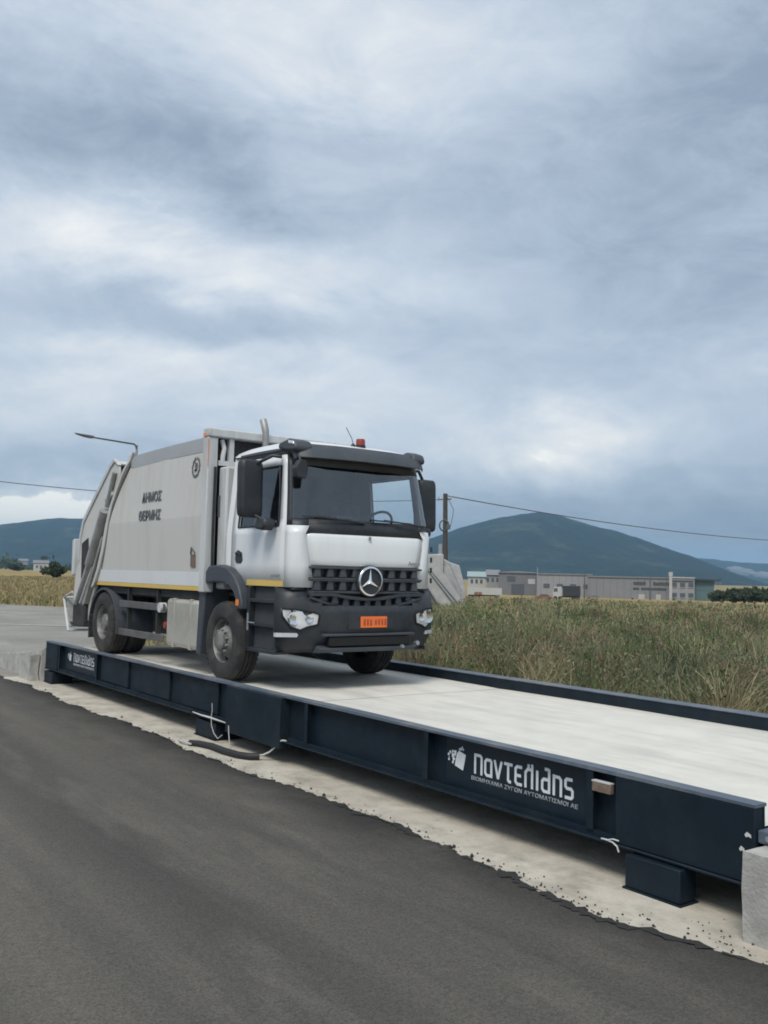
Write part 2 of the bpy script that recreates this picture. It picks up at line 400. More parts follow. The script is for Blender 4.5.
asphalt('asphalt_new', (.050, .0475, .044), (.112, .103, .090), .85, (.06, 1.1, 1), True)
asphalt('asphalt_old', (.20, .193, .18), (.27, .26, .24), .9, (.5, .5, 1))
# new dark asphalt with its ragged, unrolled edge along the weighbridge
def edge_y(x):
    return -.52 + .05*math.sin(x*1.3+.5) + .03*math.sin(x*4.1) - (.07 if x > 12.6 and x < 13.6 else 0)
xs = [-90, -40, -20, -10] + list(np.arange(-4, 15.2, .045)) + [17, 22, 40]
mb = MB(); rows = []
for x in xs:
    e = edge_y(x) + (rng.normal(0, .022)+.045*max(0, math.sin(x*9+3*math.sin(x*2.3)))*rng.random() if -4 <= x < 15.2 else 0)
    rows.append((x, e))
nx = len(rows)
ys = [None, -.03, -.9, -3, -8, -60]
for j in range(6):
    for x, e in rows:
        if j == 0: mb.v.append((x, e+.035, -.002))
        elif j == 1: mb.v.append((x, e, .022+.006*rng.random()))
        else: mb.v.append((x, ys[j], .028))
for j in range(5):
    for i in range(nx-1): mb.f.append((j*nx+i, j*nx+i+1, (j+1)*nx+i+1, (j+1)*nx+i))
tag(mb.build('road', 'asphalt_new', recalc=True, smooth=50), kind='structure')
# worn grey yard and road beyond the far end of the weighbridge, with its white edge line
yard = [(-53, -.2), (-36.6, 8.3), (-24, 14.6), (-17, 17), (-12, 11), (-9.2, 5.2), (-6.5, 3.7), (-.9, 3.62), (-.9, -.56), (-53, -.56)]
mb = MB(); mb.add([(x, y, -.006) for x, y in yard], [tuple(range(len(yard)))])
tag(mb.build('yard', 'asphalt_old'), kind='structure')
material('road_paint', (.56, .56, .53), .8, dirt=(.3, .29, .27), dscale=2, damt=.7)
mb = MB(); a, b_ = Vector((-21.5, -1.2, 0)), Vector((-13.6, 8.4, 0)); dd = (b_-a).normalized(); pp = Vector((-dd.y, dd.x, 0))*.09
mb.add([(*(a+pp).xy, .012), (*(b_+pp).xy, .012), (*(b_-pp).xy, .012), (*(a-pp).xy, .012)], [(0, 1, 2, 3)])
tag(mb.build('road_marking', 'road_paint'), kind='structure')
# concrete footing slab the weighbridge stands on
mb = MB(); mb.box(-1.0, 16.2, -.8, 3.95, -.5, 0)
tag(mb.build('foundation_slab', 'site_concrete'), kind='structure')

# ------------------------------------------------------------------ ramps and end blocks
def rough_block(name, poly, a0, a1, axis, mat, amp, cuts):
    """a cast block with uneven faces and chipped arrises"""
    m = MB(); m.prism(poly, a0, a1, axis); me = bpy.data.meshes.new(name); me.from_pydata(m.v, [], m.f)
    bm = bmesh.new(); bm.from_mesh(me); bmesh.ops.triangulate(bm, faces=bm.faces)
    for _ in range(cuts):
        es = [e for e in bm.edges if e.calc_length() > .09]
        if not es: break
        bmesh.ops.subdivide_edges(bm, edges=es, cuts=1); bmesh.ops.triangulate(bm, faces=bm.faces)
    rr = random.Random(5)
    from mathutils import noise as mn
    for v in bm.verts:
        k = mn.noise_vector(v.co*3.1)*amp + mn.noise_vector(v.co*11)*amp*.5
        if v.co.z < .01: k.z = 0
        v.co += k
    bmesh.ops.recalc_face_normals(bm, faces=bm.faces); bm.to_mesh(me); bm.free()
    me.materials.append(MAT[mat]); o = bpy.data.objects.new(name, me); COL.objects.link(o)
    me.polygons.foreach_set('use_smooth', [True]*len(me.polygons)); me.set_sharp_from_angle(angle=math.radians(35))
    return o
o = rough_block('concrete_ramp', [(-.06, -.05), (-.06, .55), (-1.0, .44), (-3.2, .24), (-5.6, -.05)], -.05, 3.5, 'y', 'block_concrete', .02, 5)
tag(o, 'pale concrete ramp sloping down from the far left end of the weighbridge', 'ramp')
o = rough_block('concrete_ramp', [(14.06, -.05), (14.06, .575), (16.0, .5), (19.5, -.05)], .06, 3.42, 'y', 'block_concrete', .008, 5)
tag(o, 'pale concrete ramp at the near right end of the weighbridge, cut by the frame', 'ramp')
o = rough_block('end_block', [(14.02, -.03), (14.02, .50), (14.6, .50), (14.6, -.03)], -.22, .05, 'y', 'block_concrete', .012, 5)
tag(o, 'rough concrete block beside the near right end of the dark girder', 'concrete block')
o = rough_block('end_block', [(-.75, -.03), (-.75, .40), (-.12, .46), (-.12, -.03)], -.24, -.07, 'y', 'block_concrete', .03, 4)
tag(o, 'low broken concrete block at the far left end of the dark girder', 'concrete block')

material('tar_black', (.026, .0255, .025), .75, bump=.6, bscale=70)
material('sticker_grey', (.36, .385, .41), .5)
# ================================================================== WEIGHBRIDGE
L, ZT, ZB, WB, ZD = 13.965, .723, .234, 3.458, .587
wb = empty('weighbridge', (0, 0, 0))
tag(wb, 'long low weighbridge with dark navy steel sides and a pale concrete deck', 'weighbridge')
# near girder
web = MB().box(.0, L, .085, .10, ZB+.02, ZT-.02).build('girder_web', 'navy_paint', wb)
top = MB(); N = 60
for i in range(N):        # rolled flange, very slightly wavy along its length
    x0, x1 = L*i/N, L*(i+1)/N
    w0, w1 = .003*math.sin(x0*2.1), .003*math.sin(x1*2.1)
    top.add([(x0, 0, ZT-.022), (x1, 0, ZT-.022), (x1, .118, ZT-.022), (x0, .118, ZT-.022), (x0, 0+w0, ZT+w0), (x1, w1, ZT+w1), (x1, .118, ZT+w1), (x0, .118, ZT+w0)],
            [(0, 3, 2, 1), (4, 5, 6, 7), (0, 1, 5, 4), (2, 3, 7, 6)]+([(3, 0, 4, 7)] if i == 0 else [])+([(1, 2, 6, 5)] if i == N-1 else []))
top.build('top_flange', 'navy_flange', wb)
# lower flange in lengths between the module joints, plus the thin toe angle below it
for x0, x1 in ((0, 7.19), (8.47, L-.02)):
    MB().box(x0, x1, -.012, .215, ZB, ZB+.018).build('bottom_flange', 'navy_paint', wb, bevel=.004, seg=1)
    MB().box(x0+.05, x1-.05, .022, .034, ZB+.018, ZB+.06).build('toe_angle', 'navy_paint', wb)
# flush cover plates with folded edges at the load-cell positions, fixed over the web
def cover(x0, x1, z0, z1, y0=.004):
    return MB().box(x0, x1, y0, .085, z0, z1).build('cover_plate', 'navy_paint', wb, bevel=.006, seg=2)
cover(.0, .66, ZB+.02, ZT-.023); cover(7.2, 8.46, .165, ZT-.023, -.045); c3 = cover(12.92, L-.003, ZB+.02, ZT-.023, .002)
for x0, x1 in ((2.72, 3.86), (4.28, 5.35), (5.72, 6.80)): cover(x0, x1, ZB+.062, ZT-.03, .05)
for x in (8.90, 10.86, 12.69, .74, 2.62):
    MB().box(x-.006, x+.006, .012, .085, ZB+.06, ZT-.023).build('stiffener', 'navy_paint', wb)
    MB().box(x-.03, x+.03, .006, .013, ZB+.06, ZT-.023).build('stiffener', 'navy_paint', wb)
# far girder: inner face and rail
MB().box(0, L, WB+.0, WB+.02, .05, ZT-.012).build('girder_web', 'navy_paint', wb)
MB().box(0, L, WB-.012, WB+.19, ZT-.012, ZT).build('top_flange', 'navy_flange', wb, bevel=.003, seg=1)
MB().box(0, L, WB+.021, WB+.2, ZB, ZB+.018).build('bottom_flange', 'navy_paint', wb)
# concrete deck: two cast modules with a joint between them, cross bearers below
for x0, x1 in ((.02, 8.135), (8.15, L-.02)):
    m = MB(); nx_, ny_ = int((x1-x0)/.25), 14; ya, yb = .101, WB-.001
    for i in range(nx_+1):
        for j in range(ny_+1):
            x = x0+(x1-x0)*i/nx_; y = ya+(yb-ya)*j/ny_
            m.v.append((x, y, ZD+.004*math.sin(x*1.7+y)+.003*math.sin(y*3.1-x*.6)-(.004 if i in (0, nx_) else 0)))
    for i in range(nx_):
        for j in range(ny_): m.f.append((i*(ny_+1)+j, (i+1)*(ny_+1)+j, (i+1)*(ny_+1)+j+1, i*(ny_+1)+j+1))
    m.build('deck_slab', 'deck_concrete', wb, recalc=False, smooth=60)
for x0, x1 in ((.021, 8.134), (8.151, L-.021)): MB().box(x0, x1, .101, WB-.002, .30, .565).build('deck_trough', 'navy_paint', wb)
# load-cell feet under the girder
for x0, x1, y0, y1, z1 in ((13.05, 13.48, -.055, .11, .222), (6.30, 6.86, -.0, .30, .20), (.04, .50, -.02, .34, .20), (.04, .50, 3.1, 3.5, .2), (6.30, 6.86, 3.1, 3.5, .2), (13.03, 13.5, 3.1, 3.5, .185)):
    f = MB().box(x0, x1, y0, y1, .012, z1).build('foot', 'navy_paint', wb, bevel=.008)
    MB().box(x0+.08, x1-.08, y0+.07, y1-.01, z1, ZB).build('load_cell', 'navy_paint', f)
    MB().box(x0-.012, x1+.012, y0-.012, y1+.012, .0, .012).build('base_plate', 'navy_paint', f)
# end brackets with their bolts reaching over to the concrete blocks
for x0, x1, sx in ((L+.002, L+.16, 1), (-.17, -.002, -1)):
    br = MB().box(x0, x1, .02, .20, .50, .575).build('end_bracket', 'navy_flange', wb, bevel=.006)
    bx = x0+.08 if sx > 0 else x0+.06
    MB().tube([(bx, .0, .54), (bx, .02, .54)], .02, 8).build('bolt', 'galvanised', br)
    MB().tube([(bx+.03*sx, -.012, .515), (bx+.03*sx, .02, .515)], .012, 8).build('bolt', 'galvanised', br)
# scuffs of bare metal at the end of the girder
for i, (x, z) in enumerate(((L-.05, .535), (L-.09, .445), (L-.05, .425))):
    w = .022-.004*i
    MB().prism([(x-w, z), (x-w*.3, z+.018), (x+w*.9, z+.006), (x+w, z-.012), (x+.1*w, z-.006), (x-.5*w, z-.014)], -.001, .002).build('paint_scuff', 'tape_pale', wb)
MB().box(12.72, 12.885, -.008, .03, .565, .632).build('identification_tag', 'rust_tag', wb, bevel=.004)
MB().box(12.72, 12.885, -.01, .032, .632, .640).build('tag_lip', 'tape_pale', wb)
# rope tail on the flange
MB().tube([(12.82, -.02, .262), (12.87, -.03, .268), (12.92, -.026, .262), (12.955, -.02, .24), (12.965, -.015, .205)], .006, 6).build('rope_end', 'tape_pale', wb)
MB().tube([(12.87, -.03, .265), (12.93, -.032, .285), (12.97, -.02, .28)], .005, 6).build('rope_end', 'tape_pale', wb)
# --- maker's lettering: squared monoline letters on a slightly lighter patch
def stroke_mesh(strokes, w):
    """flat bars with mitred joins: strokes are polylines in (x, z) of a unit letter box"""
    m = MB()
    for si, pl in enumerate(strokes):
        P = [Vector(p) for p in pl]; n = len(P); L_ = []; R_ = []
        for i in range(n):
            d0 = (P[i]-P[i-1]).normalized() if i else (P[1]-P[0]).normalized()
            d1 = (P[i+1]-P[i]).normalized() if i < n-1 else d0
            n0 = Vector((-d0.y, d0.x)); n1 = Vector((-d1.y, d1.x)); nn = (n0+n1)
            nn = nn.normalized()/max(.5, nn.normalized().dot(n0)) if nn.length > 1e-4 else n0
            L_.append(P[i]+nn*w/2); R_.append(P[i]-nn*w/2)
        for i in range(n-1):
            q = [L_[i], L_[i+1], R_[i+1], R_[i]]
            m.add([(p.x, -.0008*si, p.y) for p in q], [(0, 1, 2, 3)])
    return m
G = {  # letter shapes: width, strokes (height 1 = full letter)
 'Pi': (.62, [[(.08, 0), (.08, .98)], [(.08, .92), (.46, .92), (.54, .84), (.54, 0)]]),
 'al': (.60, [[(.52, 0), (.52, .82)], [(.52, .82), (.20, .82), (.10, .72), (.10, .18), (.20, .08), (.52, .08)]]),
 'nu': (.60, [[(.06, .90), (.30, .04)], [(.30, .04), (.54, .90)]]),
 'ta': (.60, [[(.02, .86), (.58, .86)], [(.30, .86), (.30, .12), (.36, .06), (.50, .06)]]),
 'ep': (.56, [[(.52, .86), (.20, .86), (.10, .76), (.10, .16), (.20, .06), (.52, .06)], [(.10, .46), (.46, .46)]]),
 'la': (.62, [[(.10, 0), (.10, .70), (.24, .86), (.52, .86)], [(.52, 1.12), (.52, 0)], [(.30, 1.10), (.30, .86)]]),
 'io': (.26, [[(.13, 0), (.13, .90)]]),
 'de': (.62, [[(.52, .60), (.20, .60), (.10, .50), (.10, .16), (.20, .06), (.52, .06)], [(.52, 0), (.52, 1.10)], [(.26, 1.06), (.52, 1.06)]]),
 'et': (.60, [[(.10, 0), (.10, .92)], [(.10, .84), (.42, .84), (.52, .74), (.52, 0)]]),
 'si': (.56, [[(.50, .86), (.18, .86), (.10, .78), (.10, .54), (.18, .46), (.42, .46), (.50, .38), (.50, .14), (.42, .06), (.06, .06)]])}
WORD = ['Pi', 'al', 'nu', 'ta', 'ep', 'la', 'io', 'de', 'et', 'si']
def maker_sign(x0, x1, zb, h, y):
    tot = sum(G[k][0] for k in WORD)+.08*9; sx = (x1-x0)/tot; x = x0
    for k in WORD:
        w_, st = G[k]
        m = stroke_mesh([[(px, pz) for px, pz in s] for s in st], .145)
        m.v = [(x+vx*sx, y+vy, zb+vz*h) for vx, vy, vz in m.v]
        m.build('letter', 'sticker_white', wb); x += (w_+.08)*sx
material('sign_patch', (.0055, .0150, .0255), .42, var=.2, vscale=4, dirt=(.028, .038, .046), dscale=2.2, damt=.5)
MB().box(11.05, 12.63, .0845, .0852, ZB+.075, ZT-.04).build('sign_panel', 'sign_patch', wb)
maker_sign(11.395, 12.47, .432, .165, .0835)
tag(lettering('small_lettering', 'ΒΙΟΜΗΧΑΝΙΑ ΖΥΓΩΝ ΑΥΤΟΜΑΤΙΣΜΟΙ ΑΕ', .043, 'sticker_grey', wb, (11.94, .083, .392), (PI/2, 0, 0), .0, 1.36), kind='stuff')
def emblem(x, z, s, y):
    """tilted white square breaking up into chips on its left"""
    m = MB(); a = math.radians(-14); ca, sa = math.cos(a), math.sin(a)
    def q(cx, cz, h): return [(x+s*((cx+dx)*ca-(cz+dz)*sa), y, z+s*((cx+dx)*sa+(cz+dz)*ca)) for dx, dz in ((-h, -h), (h, -h), (h, h), (-h, h))]
    m.add([(x+s*(px*ca-pz*sa), y, z+s*(px*sa+pz*ca)) for px, pz in ((-.16, -.42), (.46, -.42), (.46, .36), (-.06, .36), (-.16, .16))], [(0, 1, 2, 3, 4)])
    r_ = random.Random(3)
    for i in range(34):
        m.add([(v[0], y-.00004*(i+1), v[2]) for v in q(-.22-abs(r_.gauss(0, .22)), r_.uniform(-.36, .26), r_.uniform(.02, .06))], [(0, 1, 2, 3)])
    m.add(q(.08, .50, .06), [(0, 1, 2, 3)]); m.add(q(.22, .53, .05), [(0, 1, 2, 3)]); m.add(q(-.02, .44, .05), [(0, 1, 2, 3)]); m.add(q(.13, .60, .04), [(0, 1, 2, 3)])
    m.build('emblem', 'sticker_white', wb)
emblem(11.20, .52, .175, .0834)
# the same sign, small, at the far end
MB().box(.86, 2.5, .0845, .0852, ZB+.075, ZT-.04).build('sign_panel', 'sign_patch', wb)
maker_sign(1.30, 2.30, .46, .15, .0835); emblem(1.10, .53, .15, .0834)
tag(lettering('small_lettering', 'ΒΙΟΜΗΧΑΝΙΑ ΖΥΓΩΝ ΑΥΤΟΜΑΤΙΣΜΟΙ ΑΕ', .043, 'sticker_grey', wb, (1.80, .083, .415), (PI/2, 0, 0), .0012, 1.2), kind='stuff')

# ------------------------------------------------------------------ cables left lying at the joint
o = MB().tube([(6.98, -.38, .03), (7.1, -.32, .035), (7.34, -.275, .04), (7.68, -.29, .045), (7.94, -.25, .04), (8.09, -.18, .04), (8.14, -.1, .045)], .036, 10).build('conduit', 'conduit_black', smooth=60)
tag(o, 'short length of black corrugated conduit lying on the concrete below the girder joint', 'conduit')
o = MB().tube([(8.12, -.11, .05), (8.17, -.07, .06), (8.24, -.03, .10), (8.32, .0, .17), (8.42, -.02, .235), (8.50, -.03, .262), (8.56, -.02, .265)], .010, 8).build('cable', 'cable_grey', smooth=60)
tag(o, 'pale grey cable rising from the black conduit to the girder flange', 'cable')
o = MB().tube([(7.30, -.052, .25), (7.32, -.058, .18), (7.345, -.06, .09), (7.36, -.06, .012)], .006, 6).build('cable', 'cable_grey', smooth=60)
tag(o, 'thin pale cable hanging straight down to the concrete at the girder joint', 'cable')
o = MB().tube([(6.78, -.016, .44), (6.80, -.02, .36), (6.80, -.03, .28), (6.83, -.04, .19), (6.88, -.03, .10), (6.99, -.03, .05), (7.10, -.03, .11)], .005, 6).build('cable', 'cable_grey', smooth=60)
tag(o, 'thin pale cable looping below the flange beside the middle foot', 'cable')
o = MB().tube([(6.25, -.018, .268), (6.5, -.022, .262), (6.75, -.028, .268), (6.95, -.02, .262), (7.18, -.018, .258)], [.006, .010, .012, .009, .006], 6).build('strap', 'tape_pale', smooth=60)
tag(o, 'pale strap lying along the lower flange left of the girder joint', 'strap')
o = MB().tube([(7.05, -.40, .03), (6.8, -.42, .028), (6.62, -.36, .012)], .012, 6).build('cable', 'cable_grey', smooth=60)
tag(o, 'short pale cable end poking out of the left end of the black conduit', 'cable')
# darker, dust-free margin of the new surfacing, with an irregular inner limit
m = MB(); XS = list(np.arange(4.0, 15.1, .02))
for x in XS:
    e = edge_y(x); k = mathutils_noise.fractal(Vector((x*1.1, 3.7, 0)), .8, 2.2, 5)
    w = max(.0, -.012+.13*k+.06*mathutils_noise.noise(Vector((x*7, 1, 0)))+.05*mathutils_noise.noise(Vector((x*23, 2, 0))))*smooth01(4.0, 7.0, x)
    m.v += [(x, e-.012, .0305), (x, e-.013-w, .0312)]
for i in range(len(XS)-1): m.f.append((2*i, 2*i+1, 2*i+3, 2*i+2))
o = m.build('road_margin', 'tar_black', recalc=True); tag(o, kind='structure')
# crumbs of asphalt along the ragged edge
m = MB(); r_ = random.Random(11)
for i in range(480):
    x = 14.6-abs(r_.gauss(0, 1))*3.6 if i % 3 else r_.uniform(0, 14.5)
    if x < -.5: continue
    y = edge_y(x)+abs(r_.gauss(0, .10))+.01
    if x > 13.4: y += abs(r_.gauss(0, .16))
    s = r_.uniform(.003, .012)*(2.0 if r_.random() < .08 else 1)
    if y > .3: continue
    pts = [Vector((r_.uniform(.6, 1.2)*a, r_.uniform(.6, 1.2)*b, r_.uniform(.6, 1.)*c))*s for a, b, c in ((1, 0, 0), (-1, 0, 0), (0, 1, 0), (0, -1, 0), (0, 0, 1), (0, 0, -.5))]
    m.add([(p.x+x, p.y+y, p.z+s*.4) for p in pts], [(0, 2, 4), (2, 1, 4), (1, 3, 4), (3, 0, 4), (2, 0, 5), (1, 2, 5), (3, 1, 5), (0, 3, 5)])
o = m.build('asphalt_crumbs', 'tar_black', recalc=False); tag(o, 'loose black asphalt crumbs along the ragged edge of the road', 'crumbs', kind='stuff')
# ================================================================== GARBAGE TRUCK (x forward, near side = -y)
T = empty('garbage_truck', (5.895, 1.786, ZD+.003))
tag(T, 'white rear-loading garbage truck with black bumper standing on the weighbridge', 'truck')
# ---- cab panels: one lofted shell cut into its panels
ST = [(-.28, 0), (-.28, -1.09), (-.24, -1.15), (-.08, -1.15), (.10, -1.15), (.5, -1.153), (.86, -1.152), (1.20, -1.15), (1.345, -1.145), (1.42, -1.10), (1.475, -.99), (1.495, -.90), (1.52, -.45), (1.53, 0)]
ZR = [1.27, 1.54, 1.93, 2.03, 2.12, 2.45, 2.80, 2.93, 3.02]
def cab_pt(i, j, out=0., sc=1.):
    """ring i, station j (negative mirror: j counts past the middle)"""
    z = ZR[i]; n = len(ST)-1; mir = 1
    if j > n: j = 2*n-j; mir = -1
    x, y = ST[j]
    k = max(0., min(1., (x-.9)/.5)); h = max(0., z-1.96)
    x -= k*h*(.155+.05*h)
    if j <= 2: x += .03*max(0, z-2.8)
    y *= .972*(1-.085*h)
    if j == 11 and z <= 1.94: y = -(.925-.22*(1.93-z))
    if j == 10 and z <= 1.94: y = -(1.03-.13*(1.93-z))
    # outward push
    cx, cy = .45, 0; dx, dy = x-cx, y-cy; r = math.hypot(dx, dy)
    if out:
        if j >= 11: x += out
        elif j <= 1: x -= out
        elif j in (9, 10): x += out*.7; y += -out*.7
        else: y -= out
    if sc != 1: x = cx+dx*sc; y = y*sc
    return (x, y*mir, z)
NJ = 2*(len(ST)-1)
def cab_faces(i0, i1, j0, j1, out=0., skip=None, sc=1., zs=None):
    m = MB(); idx = {}
    def vid(i, j):
        if (i, j) not in idx:
            idx[(i, j)] = len(m.v); p = cab_pt(i, j, out, sc); m.v.append(p if zs is None else (p[0], p[1], zs(p[2])))
        return idx[(i, j)]
    for i in range(i0, i1):
        for j in range(j0, j1):
            if skip and skip(i, j): continue
            m.f.append((vid(i, j), vid(i, j+1), vid(i+1, j+1), vid(i+1, j)))
    return m
def mirror(j0, j1): return NJ-j1, NJ-j0
wins = lambda i, j: 3 <= i < 6 and 4 <= j < 7
cab = cab_faces(0, 8, 0, 3).build('cab_shell', 'white_paint', T, smooth=35, solid=.02)
m_ = cab_faces(0, 8, NJ-3, NJ); m_.build('cab_shell', 'white_paint', T, smooth=35, solid=.02)
for side, (j0, j1) in ((-1, (3, 8)), (1, mirror(3, 8))):
    sk = (lambda i, j: 3 <= i < 6 and 4 <= j < 7) if side < 0 else (lambda i, j: 3 <= i < 6 and NJ-7 <= j < NJ-4)
    d = cab_faces(0, 7, j0, j1, .006, sk).build('door', 'white_paint', T, smooth=35, solid=.03)
    ja, jb = (4, 7) if side < 0 else (NJ-7, NJ-4)
    cab_faces(3, 6, ja, jb, -.012).build('door_window', 'side_glass', d, smooth=60, recalc=True)
    y = side*1.13
    # dark window seal
    wpts = [(.10, 2.035), (1.185, 2.035), (1.165, 2.12), (1.12, 2.45), (1.045, 2.795), (.10, 2.795)]
    MB().tube([(x, side*(1.126*(1-.085*(z-1.96))), z) for x, z in wpts], .014, 6, closed=True).build('window_seal', 'black_plastic', d)
    h = MB().prism([(.06, 1.60), (.07, 1.70), (.13, 1.735), (.24, 1.70), (.265, 1.60), (.22, 1.56), (.10, 1.56)], side*1.126, side*1.136).build('handle_recess', 'black_plastic', d, bevel=.004)
    MB().tube([(.09, side*1.143, 1.69), (.16, side*1.153, 1.695), (.235, side*1.143, 1.665)], .013, 6).build('door_handle', 'black_plastic', d)
    MB().prism([(.40, 1.274), (.40, 1.345), (1.338, 1.345), (1.338, 1.274)], side*1.127, side*1.131).build('yellow_stripe', 'yellow_stripe', d)
    MB().prism([(1.03, 1.395), (1.03, 1.42), (1.25, 1.425), (1.25, 1.40)], side*1.128, side*1.132).build('model_badge', 'print_grey', d)
    # dark front pillar and white corner deflector
    ja, jb = (8, 9) if side < 0 else mirror(8, 9)
    cab_faces(3, 7, ja, jb, -.004).build('windscreen_pillar', 'black_plastic', T, smooth=50, solid=.03)
    ja, jb = (8, 11) if side < 0 else mirror(8, 11)
    cp = cab_faces(0, 3, ja, jb, .012).build('corner_panel', 'white_paint', T, smooth=50, solid=.02)
    for k in range(4 if side > 0 else 0):
        zc = 1.38+.14*k
        MB().box(1.445, 1.465, side*1.105-.012, side*1.105+.012, zc-.035, zc+.035).build('vent_slot', 'black_plastic', cp)
a, b_ = 11, NJ-11
cab_faces(4, 6, 9, NJ-9, .0).build('windscreen', 'windscreen_glass', T, smooth=60)
cab_faces(2, 4, a, b_, -.006).build('cowl', 'black_plastic', T, smooth=50, solid=.02)
for ja, jb in ((8, 11), mirror(8, 11)): cab_faces(2, 4, ja, jb, -.006).build('cowl', 'black_plastic', T, smooth=50, solid=.02)
cab_faces(6, 8, 9, NJ-9, .0).build('windscreen_header', 'black_plastic', T, smooth=50, solid=.02)
cab_faces(7, 8, 3, 9, .004).build('roof_trim', 'grey_plastic', T, smooth=50, solid=.02)
cab_faces(7, 8, NJ-9, NJ-3, .004).build('roof_trim', 'grey_plastic', T, smooth=50, solid=.02)
# white bonnet flap: rolled top edge, slight crown
m = MB(); nu = 16
prof = [(1.945, -.035), (1.935, -.006), (1.90, .012), (1.80, .028), (1.62, .034), (1.555, .030), (1.535, .012)]
for pz, px in prof:
    for k in range(nu+1):
        y = -.93+1.86*k/nu; m.v.append((1.505+px+.028*(1-(y/.93)**2)-(.05*max(0, abs(y)-.8)/.1 if abs(y) > .8 else 0)*.4, y*(.93-.22*(1.93-pz))/.93, pz))
for i in range(len(prof)-1):
    for k in range(nu): m.f.append((i*(nu+1)+k, i*(nu+1)+k+1, (i+1)*(nu+1)+k+1, (i+1)*(nu+1)+k))
hood = m.build('bonnet_flap', 'white_paint', T, smooth=50, solid=.015)
MB().prism([(-.012, 1.880), (.012, 1.880), (.022, 1.905), (.012, 1.928), (-.012, 1.928), (-.022, 1.905)], 1.562, 1.572, 'x').build('bonnet_badge', 'print_grey', hood)
lettering('lettering', 'Arocs', .075, 'print_grey', hood, (1.5495, .74, 1.60), (PI/2, 0, PI/2), .001, 1.1)
# roof shell: crowned, inset
m = MB(); nx_, ny_ = 14, 14
def roof_z(u, v):
    e = (1-abs(2*v-1)**5)*(1-abs(2*u-1)**7); return 3.018+.135*max(0, e)**.45+.012*math.sin(u*PI)
for i in range(nx_+1):
    for j in range(ny_+1):
        u, v = i/nx_, j/ny_; u = .5-.5*math.cos(u*PI); v = .5-.5*math.cos(v*PI)
        m.v.append((-.27+1.53*u, (-1.016+2.032*v), roof_z(u, v)))
for i in range(nx_):
    for j in range(ny_): m.f.append((i*(ny_+1)+j, (i+1)*(ny_+1)+j, (i+1)*(ny_+1)+j+1, i*(ny_+1)+j+1))
m.build('roof', 'white_paint', T, smooth=60)
# sun visor: dark wing across the top of the windscreen with end brackets
sec = [(1.34, 3.06), (1.42, 3.07), (1.525, 2.99), (1.57, 2.885), (1.558, 2.875), (1.51, 2.94), (1.42, 3.02)]
m = MB(); ysn = [-1.02, -.98, -.82, -.42, 0, .42, .82, .95, .99]
for y in ysn:
    b2 = -.17*(abs(y)/1.02)**3 - (.04 if abs(y) > .985 else 0)
    for x, z in sec: m.v.append((x+b2, y, z-(.02 if abs(y) > .985 else 0)))
n = len(sec)
for i in range(len(ysn)-1):
    for k in range(n): m.f.append((i*n+k, i*n+(k+1) % n, (i+1)*n+(k+1) % n, (i+1)*n+k))
m.f += [tuple(range(n)), tuple(range((len(ysn)-1)*n+n-1, (len(ysn)-1)*n-1, -1))]
vis = m.build('sun_visor', 'grey_plastic', T, smooth=40)
for s in (-1, 1):
    e = MB().prism([(.98, 3.02), (1.0, 3.09), (1.24, 3.125), (1.38, 3.085), (1.43, 3.0), (1.40, 2.95), (1.2, 2.97)], s*.80, s*(1.06 if s < 0 else 1.0)).build('visor_end', 'grey_plastic', T, bevel=.03)
    MB().prism([(1.25, 3.06), (1.25, 3.10), (1.37, 3.075), (1.39, 3.035)], s*.86, s*(1.066 if s < 0 else 1.006)).build('marker_lamp', 'lamp_glass', e, bevel=.006)
# liner so that the inside of the cab is dark cloth and not white paint
liner = cab_faces(0, 8, 0, NJ, 0, lambda i, j: (3 <= i < 6 and (4 <= j < 7 or NJ-7 <= j < NJ-4)) or (i >= 2 and i < 6 and 9 <= j < NJ-9), .955)
v0 = len(liner.v); liner.box(-.22, 1.44, -1.06, 1.06, 1.24, 1.28).box(-.2, 1.25, -1.04, 1.04, 2.985, 3.0)
liner.build('cab_lining', 'interior', T)
dash = MB().prism([(.98, 1.3), (.98, 1.98), (1.05, 2.08), (1.25, 2.10), (1.42, 2.02), (1.44, 1.3)], -1.04, 1.04).build('dashboard', 'interior', T, bevel=.03)
MB().box(1.0, 1.1, -.20, .12, 2.08, 2.21).build('document_tray', 'interior', dash, bevel=.01)
sw = MB(); cx, cy, cz, ta = .86, .62, 2.13, math.radians(38)
sw.tube([(cx+.225*math.sin(a)*math.sin(ta), cy+.225*math.cos(a), cz+.225*math.sin(a)*math.cos(ta)) for a in [2*PI*k/24 for k in range(24)]], .018, 8, closed=True)
sw.tube([(cx, cy-.22, cz), (cx, cy+.22, cz)], .016, 6).tube([(cx, cy, cz), (1.0, cy, 1.9)], .03, 8)
sw.build('steering_wheel', 'black_plastic', T, smooth=50)
for y in (-.62, .62):
    st_ = MB().box(.10, .62, y-.25, y+.25, 1.62, 1.80).build('seat', 'seat_cloth', T, bevel=.05)
    MB().prism([(.05, 1.75), (.16, 1.75), (.10, 2.45), (-.02, 2.45)], y-.24, y+.24).build('seat_back', 'seat_cloth', st_, bevel=.04)
    MB().prism([(.0, 2.47), (.10, 2.47), (.06, 2.68), (-.03, 2.68)], y-.14, y+.14).build('headrest', 'seat_cloth', st_, bevel=.03)
